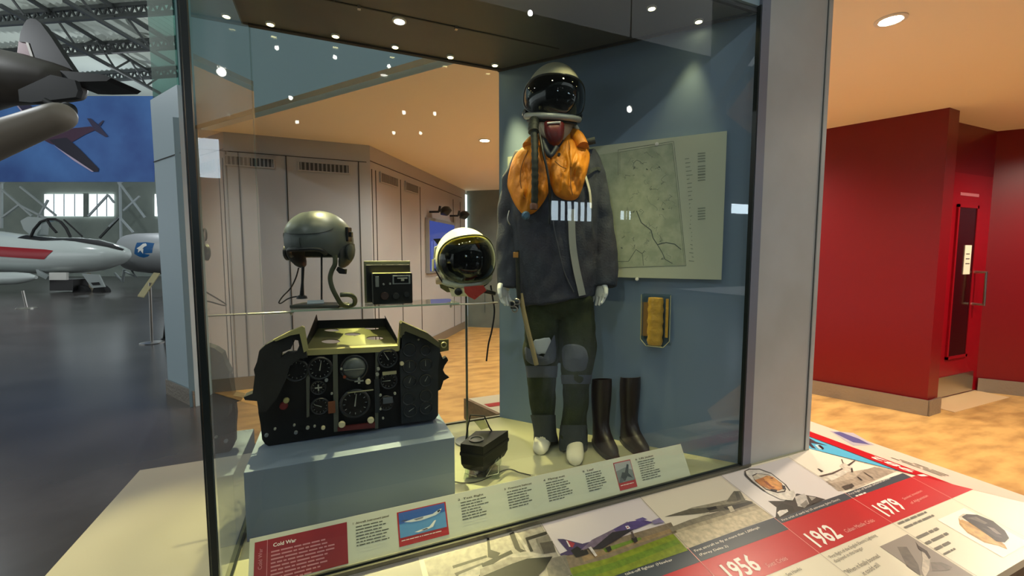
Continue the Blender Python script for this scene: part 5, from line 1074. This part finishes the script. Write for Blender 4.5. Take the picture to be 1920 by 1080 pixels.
# ================================================================ THE MANNEQUIN
FD = 2.0; KM = FD / 1.886; MB.K = KM
def pm(u, v, d=0.0): return ad(u, v, FD - d * KM)
M_skin = mat('mannequin_cream', 'd9d3bd', .45); M_hand = mat('mannequin_hand', 'd3d7d6', .45); M_jk = mat('jacket_charcoal', '343a47', .85, col2='2b2b38', scale=6, bump=.25, bscale=120)
M_tr = mat('trouser_olive', '2c3514', .9, col2='20280f', scale=7, bump=.25, bscale=130); M_gp = mat('patch_grey', '4b505a', .85, bump=.2, bscale=120); M_or = mat('vest_orange', 'dc8800', .55, col2='c47200', scale=9, bump=.35, bscale=45)
man = thing('mannequin', (pm(1045, 850).x, pm(1045, 850).y, ZB), 'standing mannequin in pilot flying kit with black-visored helmet and orange life vest', 'mannequin')
def ring(v, uL, uR, dep, d0=0.0, n=36, ex=2.2, tilt=0.0):
    out = []
    for j in range(n):
        t = 2 * pi * j / n; c_, s_ = math.cos(t), math.sin(t); q = (abs(c_) ** ex + abs(s_) ** ex) ** (-1 / ex)
        out.append(pm((uL + uR) / 2 + (uR - uL) / 2 * c_ * q, v + tilt * c_, d0 + dep * s_ * q))
    return out
# body: one continuous figure (head, neck, trunk, arms, legs), then hands
b = MB()
b.loft([ring(v, a, c, d, d0) for v, a, c, d, d0 in ((165, 1012, 1060, .07, .0), (190, 1004, 1070, .095, .0), (215, 1004, 1072, .10, .005), (235, 1009, 1070, .095, .01), (250, 1016, 1064, .075, .025), (262, 1024, 1056, .05, .03))], M_skin)      # head
b.loft([ring(v, a, c, d, d0) for v, a, c, d, d0 in ((235, 1022, 1062, .055, -.01), (262, 1022, 1062, .055, -.015), (285, 1010, 1070, .065, -.02))], M_skin)      # neck
b.loft([ring(v, a, c, d, d0) for v, a, c, d, d0 in ((275, 1000, 1080, .06, -.02), (290, 984, 1094, .07, -.02), (340, 982, 1096, .085, -.01), (420, 986, 1094, .08, -.01), (480, 988, 1100, .09, -.01), (540, 982, 1106, .10, -.01), (580, 990, 1108, .09, -.01))], M_skin)
b.tube([pm(982, 300, -.01), pm(958, 400, -.01), pm(950, 470, .02), pm(946, 545, .05)], [.034, .028, .026, .022], M_skin, 16)
b.tube([pm(1098, 300, -.01), pm(1130, 400, -.01), pm(1137, 470, .02), pm(1129, 545, .04)], [.034, .028, .026, .022], M_skin, 16)
b.tube([pm(1018, 560, 0), pm(1014, 650, .01), pm(1016, 740, -.01), pm(1020, 812, -.01), pm(1020, 836, 0)], [.075, .058, .045, .034, .03], M_skin, 18)
b.tube([pm(1080, 560, 0), pm(1082, 660, .01), pm(1080, 750, -.01), pm(1078, 822, .0), pm(1078, 850, .0)], [.075, .058, .045, .034, .03], M_skin, 18)
b.tube([pm(1037, 226, .10), pm(1037, 236, .128), pm(1037, 243, .115)], [.007, .013, .010], M_skin, 10)                               # nose
b.tube([pm(1029, 249, .093), pm(1037, 250, .10), pm(1045, 249, .093)], [.004, .006, .004], M_skin, 8)                                 # mouth
b.tube([pm(1072, 222, .0), pm(1076, 232, .0), pm(1072, 243, .0)], [.010, .014, .009], M_skin, 10)
b.tube([pm(1004, 222, .0), pm(1000, 232, .0), pm(1004, 243, .0)], [.010, .014, .009], M_skin, 10)
body = b.build('body', man); organic(body, .0065, 6)
# hands: palm, four bent fingers, thumb from the side of the palm
def hand(name, wr, side, s=1.0, out=0.0):
    """wr = wrist point; side +1 = hand on the right of the picture (thumb towards the body and viewer)"""
    b = MB(); W = V(wr); dn = (V((0, 0, -1)) + RT * out).normalized(); lat = (-HD * .75 + RT * side * .55).normalized(); nrm = dn.cross(lat).normalized()
    P = lambda x, y, z=0.0: W + lat * (x * s) + dn * (y * s) + nrm * (z * s)
    b.loft([[P(w_ * math.cos(2 * pi * j / 16), y, t_ * math.sin(2 * pi * j / 16)) for j in range(16)] for (y, w_, t_) in ((-.03, .022, .018), (0, .024, .017), (.03, .036, .016), (.06, .040, .015), (.085, .038, .012))], M_hand)
    for (x, L, cz) in ((-.035, .056, .010), (-.012, .070, .006), (.012, .066, .008), (.035, .053, .014)):
        k = side
        b.tube([P(x, .07), P(x * 1.12, .07 + L * .38, k * cz * .4), P(x * 1.18, .07 + L * .75, k * cz * 1.3), P(x * 1.18, .07 + L, k * cz * 2.4)], [.0086, .0078, .0068, .0048], M_hand, 10)
    b.tube([P(.028, .015, 0), P(.050, .040, side * .008), P(.058, .065, side * .014), P(.056, .088, side * .020)], [.013, .0105, .0092, .0065], M_hand, 10)
    o = b.build(name, man); organic(o, .0022, 2); return o
hand('hand', pm(1126, 528, .05), 1, .80, -.04)
hand('hand', pm(944, 528, .06), -1, .80, .04)
# feet
for hx, tip in ((ad(1021, 700, 2.075), az(1012, 854, ZB)), (ad(1080, 700, 2.0), az(1078, 874, ZB))):
    hx.z = ZB; d = tip - hx; L = d.length; d.normalize(); sdv = V((d.y, -d.x, 0)); rings = []
    for (t, w_, h_) in ((-.75, .018, .05), (-.5, .032, .085), (-.1, .036, .095), (.3, .037, .075), (.6, .040, .056), (.85, .037, .044), (.97, .026, .030), (1.0, .008, .012)):
        rings.append([hx + d * (L * t) + sdv * (w_ * math.cos(2 * pi * j / 24)) + V((0, 0, .001 + h_ * .5 * (1 + math.sin(2 * pi * j / 24)))) for j in range(24)])
    b = MB(); b.loft(rings, M_skin); b.build('foot', man, smooth=80)
# trousers
b = MB()
b.loft([ring(v, a, c, d, d0) for v, a, c, d, d0 in ((520, 985, 1112, .115, 0), (560, 984, 1114, .115, 0), (585, 986, 1114, .105, 0), (597, 1000, 1104, .07, 0))], M_tr)
LL = ((560, 984, 1052, .10, 0), (600, 983, 1049, .095, .0), (640, 983, 1048, .09, .005), (672, 984, 1046, .09, .01), (700, 988, 1044, .08, .005), (730, 989, 1041, .075, -.01), (770, 994, 1040, .07, -.03), (800, 1001, 1041, .062, -.045), (818, 1003, 1043, .066, -.05), (829, 1002, 1046, .07, -.055))
RL = ((560, 1050, 1115, .10, 0), (600, 1050, 1115, .095, 0), (640, 1051, 1118, .09, .005), (672, 1051, 1117, .092, .01), (700, 1052, 1110, .085, .005), (730, 1055, 1104, .075, -.01), (780, 1054, 1100, .07, -.01), (815, 1050, 1099, .068, 0), (836, 1049, 1101, .072, .0), (846, 1050, 1100, .07, .0))
for S in (LL, RL): b.loft([ring(v, a, c, d, d0) for v, a, c, d, d0 in S], M_tr)
o = b.build('trousers', man); organic(o, .008, 4, .009, .075)
def depth_at(S, u, v):
    for p, q in zip(S, S[1:]):
        if p[0] <= v <= q[0]:
            t = (v - p[0]) / (q[0] - p[0]); r_ = [p[k] * (1 - t) + q[k] * t for k in range(5)]; break
    else: r_ = S[0] if v < S[0][0] else S[-1]
    x = max(-.985, min(.985, (u - (r_[1] + r_[2]) / 2) / ((r_[2] - r_[1]) / 2))); return r_[4] + r_[3] * (1 - abs(x) ** 2.2) ** (1 / 2.2)
def pillow(name, outline, S, base, puff, m, nr=10, ctr=None, wr=0.0, label=None, parent=man, ns=5, th=.004, sc_=.03):
    pts = smooth_pts([(u, v, 0) for u, v in outline], ns, True); n = len(pts)
    cu = sum(p.x for p in pts) / n if ctr is None else ctr[0]; cv = sum(p.y for p in pts) / n if ctr is None else ctr[1]
    rows = []
    for i in range(nr + 1):
        s = 1 - i / nr; row = []
        for p in pts:
            u = cu + (p.x - cu) * max(s, .002); v = cv + (p.y - cv) * max(s, .002); d = (depth_at(S, u, v) if S else 0) + base + puff * (1 - s ** 2.6) ** .5
            if wr: d += wr * (noise.noise(V((u * sc_ * 2.2, v * sc_, .3))) + .6 * abs(noise.noise(V((u * sc_ * 5, v * sc_ * 1.6, 1.3))))) * (1 - s ** 4)
            row.append(pm(u, v, d))
        rows.append(row)
    back = [[pm(p.x, p.y, (depth_at(S, p.x, p.y) if S else 0) + base - th) for p in pts]]
    b = MB(); b.loft(back + rows, m); return b.build(name, parent, smooth=70, label=label)
pillow('knee_patch', [(1056, 650), (1075, 645), (1096, 652), (1103, 672), (1098, 692), (1080, 697), (1060, 692), (1054, 673)], RL, .006, .006, M_gp, label='grey oval knee patch')
pillow('thigh_pocket', [(985, 650), (1000, 662), (1030, 668), (1037, 632), (1041, 634), (1042, 672), (1030, 683), (1000, 684), (985, 672)], LL, .012, .012, M_gp, ctr=(1018, 672), label='dark grey thigh pocket')
pillow('white_card', [(1000, 640), (1010, 636), (1030, 633), (1033, 645), (1032, 662), (1015, 663), (1006, 664)], LL, .020, .002, mat('card_grey_white', 'a9afb2', .6), label='pale card in the thigh pocket', ns=2)
def band(name, S, v0, v1, m, k=1.05, z=None):
    def rg(v):
        for p, q in zip(S, S[1:]):
            if p[0] <= v <= q[0]: t = (v - p[0]) / (q[0] - p[0]); r_ = [p[j] * (1 - t) + q[j] * t for j in range(5)]; break
        c = (r_[1] + r_[2]) / 2; w_ = (r_[2] - r_[1]) / 2 * k; return ring(v, c - w_, c + w_, r_[3] * k + .004, r_[4])
    b = MB(); b.loft([rg(v0), rg((v0 * 2 + v1) / 3), rg((v0 + v1 * 2) / 3), rg(v1)], m); return b.build(name, man, smooth=60)
band('knee_band', LL, 686, 708, M_gp, 1.04); band('knee_band', RL, 703, 720, M_gp, 1.04)
M_cuff = mat('cuff_grey', '3b4040', .9, bump=.3, bscale=90)
band('trouser_cuff', LL, 778, 828.5, M_cuff, 1.07); band('trouser_cuff', RL, 797, 845.5, M_cuff, 1.07)
# jacket
JK = ((258, 1006, 1072, .07, -.01), (270, 985, 1092, .085, -.01), (284, 966, 1110, .10, -.01), (310, 958, 1120, .115, -.005), (360, 956, 1122, .125, .0), (420, 957, 1120, .125, 0), (480, 962, 1118, .125, 0), (520, 966, 1120, .128, 0), (550, 970, 1121, .13, 0), (566, 975, 1119, .132, 0))
b = MB(); b.loft([ring(v, a, c, d, d0, tilt=(0 if v < 500 else -(v - 500) * .16)) for v, a, c, d, d0 in JK], M_jk)
b.tube([pm(985, 290, -.01), pm(962, 340, -.015), pm(951, 410, -.01), pm(948, 475, .02), pm(949, 541, .05)], [.052, .050, .045, .044, .042], M_jk, 20)
b.tube([pm(1096, 288, -.01), pm(1116, 330, -.015), pm(1130, 410, -.01), pm(1137, 475, .02), pm(1136, 537, .05)], [.052, .050, .047, .048, .047], M_jk, 20)
o = b.build('jacket', man); organic(o, .0075, 4, .009, .085)
b = MB(); b.tube(smooth_pts([pm(u, v, depth_at(JK, u, v) + .004) for u, v in ((1034, 380), (1038, 420), (1046, 460), (1058, 510), (1076, 548))]), .0028, mat('zip_metal', '5a5a60', .4, metal=.6), 6); b.build('zip', man, smooth=50)
def strap(name, pts, wpx, m, off=.008, S=JK, th=.003, label=None):
    P = smooth_pts([(u, v, 0) for u, v in pts], 5); b = MB(); L_, R_ = [], []
    for i, p in enumerate(P):
        t = (P[min(i + 1, len(P) - 1)] - P[max(i - 1, 0)]).normalized(); nx, ny = -t.y, t.x
        for lst, s in ((L_, 1), (R_, -1)): u = p.x + nx * wpx / 2 * s; v = p.y + ny * wpx / 2 * s; lst.append((u, v, (depth_at(S, u, v) if S else 0) + off))
    rings = [[pm(l[0], l[1], l[2]), pm(r[0], r[1], r[2]), pm(r[0], r[1], r[2] - th), pm(l[0], l[1], l[2] - th)] for l, r in zip(L_, R_)]
    b.loft(rings, m); return b.build(name, man, label=label)
strap('grey_strap', [(1072, 392), (1072, 420), (1074, 460), (1080, 500), (1088, 536), (1092, 554)], 13, mat('webbing_grey', '8a8d8b', .7), .012, label='long pale grey webbing strap')
strap('harness_strap', [(1098, 330), (1106, 360), (1108, 390)], 4, M_skin, .012)
strap('sleeve_tab', [(1106, 322), (1118, 316), (1126, 318)], 6, M_cuff, .014)
# life vest: two inflated lobes and a collar
pillow('life_vest', [(1016, 262), (1000, 262), (982, 274), (966, 290), (957, 312), (951, 345), (958, 368), (968, 388), (982, 402), (1000, 400), (1014, 386), (1028, 362), (1034, 330), (1030, 290)], JK, .006, .032, M_or, 18, (992, 330), .034, label='left lobe of the orange life vest')
pillow('life_vest', [(1034, 296), (1048, 278), (1060, 258), (1072, 246), (1090, 250), (1102, 266), (1106, 292), (1102, 318), (1094, 346), (1084, 370), (1068, 376), (1044, 368), (1034, 350), (1028, 322)], JK, .006, .032, M_or, 18, (1068, 318), .034, label='right lobe of the orange life vest')
b = MB(); b.tube(smooth_pts([pm(990, 276, .06), pm(1004, 262, .02), pm(1022, 262, -.06), pm(1045, 256, -.08), pm(1066, 250, -.04), pm(1082, 256, .04), pm(1092, 275, .08)]), [.028] * 31 if False else .026, M_or, 16); b.build('vest_collar', man, smooth=60)
b = MB()
for q in ([(1066, 264), (1070, 300), (1070, 345), (1074, 366)], [(990, 282), (978, 312), (976, 344), (984, 372)], [(1040, 302), (1052, 312), (1062, 316)]):
    b.tube(smooth_pts([pm(u, v, depth_at(JK, u, v) + .048) for u, v in q]), .0018, mat('seam_brown', '7a4a0a', .7), 6)
b.build('vest_seam', man, smooth=50)
b = MB(); b.lathe(pm(1048, 290, .17), -HD, [(.006, -.01), (.006, .008), (.0005, .008)], M_black, 12); b.build('vest_toggle', man, smooth=40)
# hoses, buckles, cords
b = MB(); hp = smooth_pts([pm(u, v, d) for u, v, d in ((1002, 226, .10), (1000, 240, .13), (1002, 262, .15), (1003, 300, .18), (1003, 340, .18), (1002, 384, .165))], 10); n_ = len(hp)
b.tube(hp, [(.021 if i < n_ * .28 else .0135) + .0012 * math.sin(i * 1.9) for i in range(n_)], mat('hose_dark', '22261c', .6), 16); b.build('oxygen_hose', man, smooth=60)
b = MB(); b.lathe(pm(1001, 386, .165), (0, 0, -1), [(.014, -.01), (.017, 0), (.015, .014), (.001, .016)], mat('connector_bronze', '6e4a3a', .4, metal=.4), 18); b.build('hose_connector', man, smooth=40)
b = MB(); b.tube(smooth_pts([pm(u, v, d) for u, v, d in ((1012, 250, .13), (1018, 285, .175), (1026, 320, .19), (1030, 350, .19), (1031, 382, .15), (1030, 420, .135))]), .005, M_black, 8); b.build('black_lead', man, smooth=50)
b = MB(); b.lathe(pm(986, 404, .14), -HD, [(.017, -.01), (.017, .006), (.010, .012), (.0005, .012)], mat('valve_blue', '44627c', .35, metal=.3), 20); b.build('inflation_valve', man, smooth=40)
b = MB(); b.tube(smooth_pts([pm(u, v, d) for u, v, d in ((970, 470, .12), (971, 500, .13), (972, 540, .14), (973, 560, .14))]), .009, mat('webbing_black', '15170f', .8), 8); b.build('side_webbing', man, smooth=50)
b = MB(); c = pm(967, 478, .15); b.obox(c, RT, HD, (0, 0, 1), .011, .004, .012, mat('tag_orange', 'a0702e', .6), .002); b.build('orange_tag', man)
b = MB()
for (u, v) in ((960, 570), (969, 566), (965, 580)): b.ring(pm(u, v, .15), HD + RT * .3, .011, .0032, M_steel, 16, 6)
b.obox(pm(965, 572, .145), RT, HD, (0, 0, 1), .018, .006, .016, M_black, .002); b.build('harness_buckle', man, smooth=40)
b = MB(); b.tube(smooth_pts([pm(u, v, d) for u, v, d in ((976, 550, .13), (981, 580, .135), (990, 620, .14), (1000, 660, .145), (1006, 684, .145))]), .0098, mat('khaki_hose', '8b7d5a', .6), 12); b.build('khaki_hose', man, smooth=50)
b = MB(); b.tube(smooth_pts([pm(u, v, d) for u, v, d in ((955, 395, .06), (952, 410, .07), (957, 422, .07))]), .003, M_steel, 8); b.build('sleeve_zip', man, smooth=50)
b = MB(); b.tube([pm(1094, 268, .04), pm(1116, 263, .05)], .014, M_cuff, 12); b.build('shoulder_fitting', man, smooth=40)
# oxygen mask and face strap
pillow('oxygen_mask', [(1021, 229), (1038, 226), (1056, 229), (1058, 248), (1054, 264), (1043, 274), (1030, 269), (1021, 250)], None, .120, .035, mat('mask_red', '6e1611', .4, col2='4d1110', scale=20), 8, label='dark red oxygen mask')
pillow('mask_opening', [(1028, 240), (1040, 236), (1050, 240), (1050, 250), (1040, 254), (1029, 251)], None, .148, .004, M_black, 5)
b = MB(); b.tube([pm(1026, 231, .15), pm(1051, 229, .15)], .004, M_white, 8); b.build('mask_bar', man, smooth=40)
b = MB(); b.tube(smooth_pts([pm(1016, 262, .12), pm(1024, 280, .16), pm(1032, 292, .165), pm(1044, 276, .15)]), .010, mat('mask_hose_grey', '2f3338', .5), 12); b.build('chin_hose', man, smooth=50)
# helmet
HM = Hd(pm(1038, 187, .02), .128, .146, .150, yaw=2, pitch=10, roll=-3)
b = MB(); HM.dome(b, lambda a: (22 if abs(((a + 180) % 360) - 180) < 75 else (22 - 52 * min(1, (abs(((a + 180) % 360) - 180) - 75) / 12))), 1.0, M_wh, .006, 90, 24); hs = b.build('helmet', man, smooth=60)
b = MB(); e2 = HM.patch(b, 0, -1, 84, 30, 1.06, glass_mat('black_visor', (0.012, 0.013, 0.01), 1.8), .002, 2.4, lift=.05); b.build('visor', hs, smooth=60)
b = MB(); b.tube(e2 + [e2[0]], .0045, mat('visor_edge_black', '14160f', .3), 8); b.build('visor_edge', hs, smooth=60)
b = MB(); b.tube([HM.p(a, -33 + 4 * (1 - math.cos(math.radians(a))), 1.07) for a in range(-85, 86, 5)], .0135, mat('rim_grey', 'a3a7a2', .4, metal=.2), 12); b.build('lower_rim', hs, smooth=60)
b = MB(); b.tube([HM.p(a, -41 + 4 * (1 - math.cos(math.radians(a))), 1.08) for a in range(-88, 89, 5)], .0055, M_black, 10); b.build('lower_seal', hs, smooth=60)
b = MB(); HM.patch(b, 0, -5, 80, 28, .97, M_black, .002, 2.3); b.build('face_opening', hs, smooth=60)
for s in (-1, 1):
    b = MB(); c = HM.p(88 * s, -26, 1.04); b.lathe(c, HM.r * s, [(.022, -.012), (.024, .004), (.017, .012), (.008, .014), (.0005, .014)], M_black, 22); b.lathe(c + HM.r * s * .012, HM.r * s, [(.008, 0), (.007, .005), (.0005, .006)], M_steel, 14); b.build('pivot_knob', hs, smooth=40)
b = MB(); b.tube([HM.l(.10, .02, -.10), HM.l(.115, .03, -.125)], .010, M_skin, 10); b.build('side_fitting', hs, smooth=40)
b = MB(); b.loft([ring(v, a, c, d, d0) for v, a, c, d, d0 in ((212, 1001, 1077, .105, 0), (232, 1006, 1077, .10, 0), (250, 1012, 1070, .085, .005), (262, 1020, 1064, .07, .005))], mat('inner_helmet_cloth', 'b9b09a', .8)); b.build('cloth_inner_helmet', man, smooth=60)
MB.K = 1.0
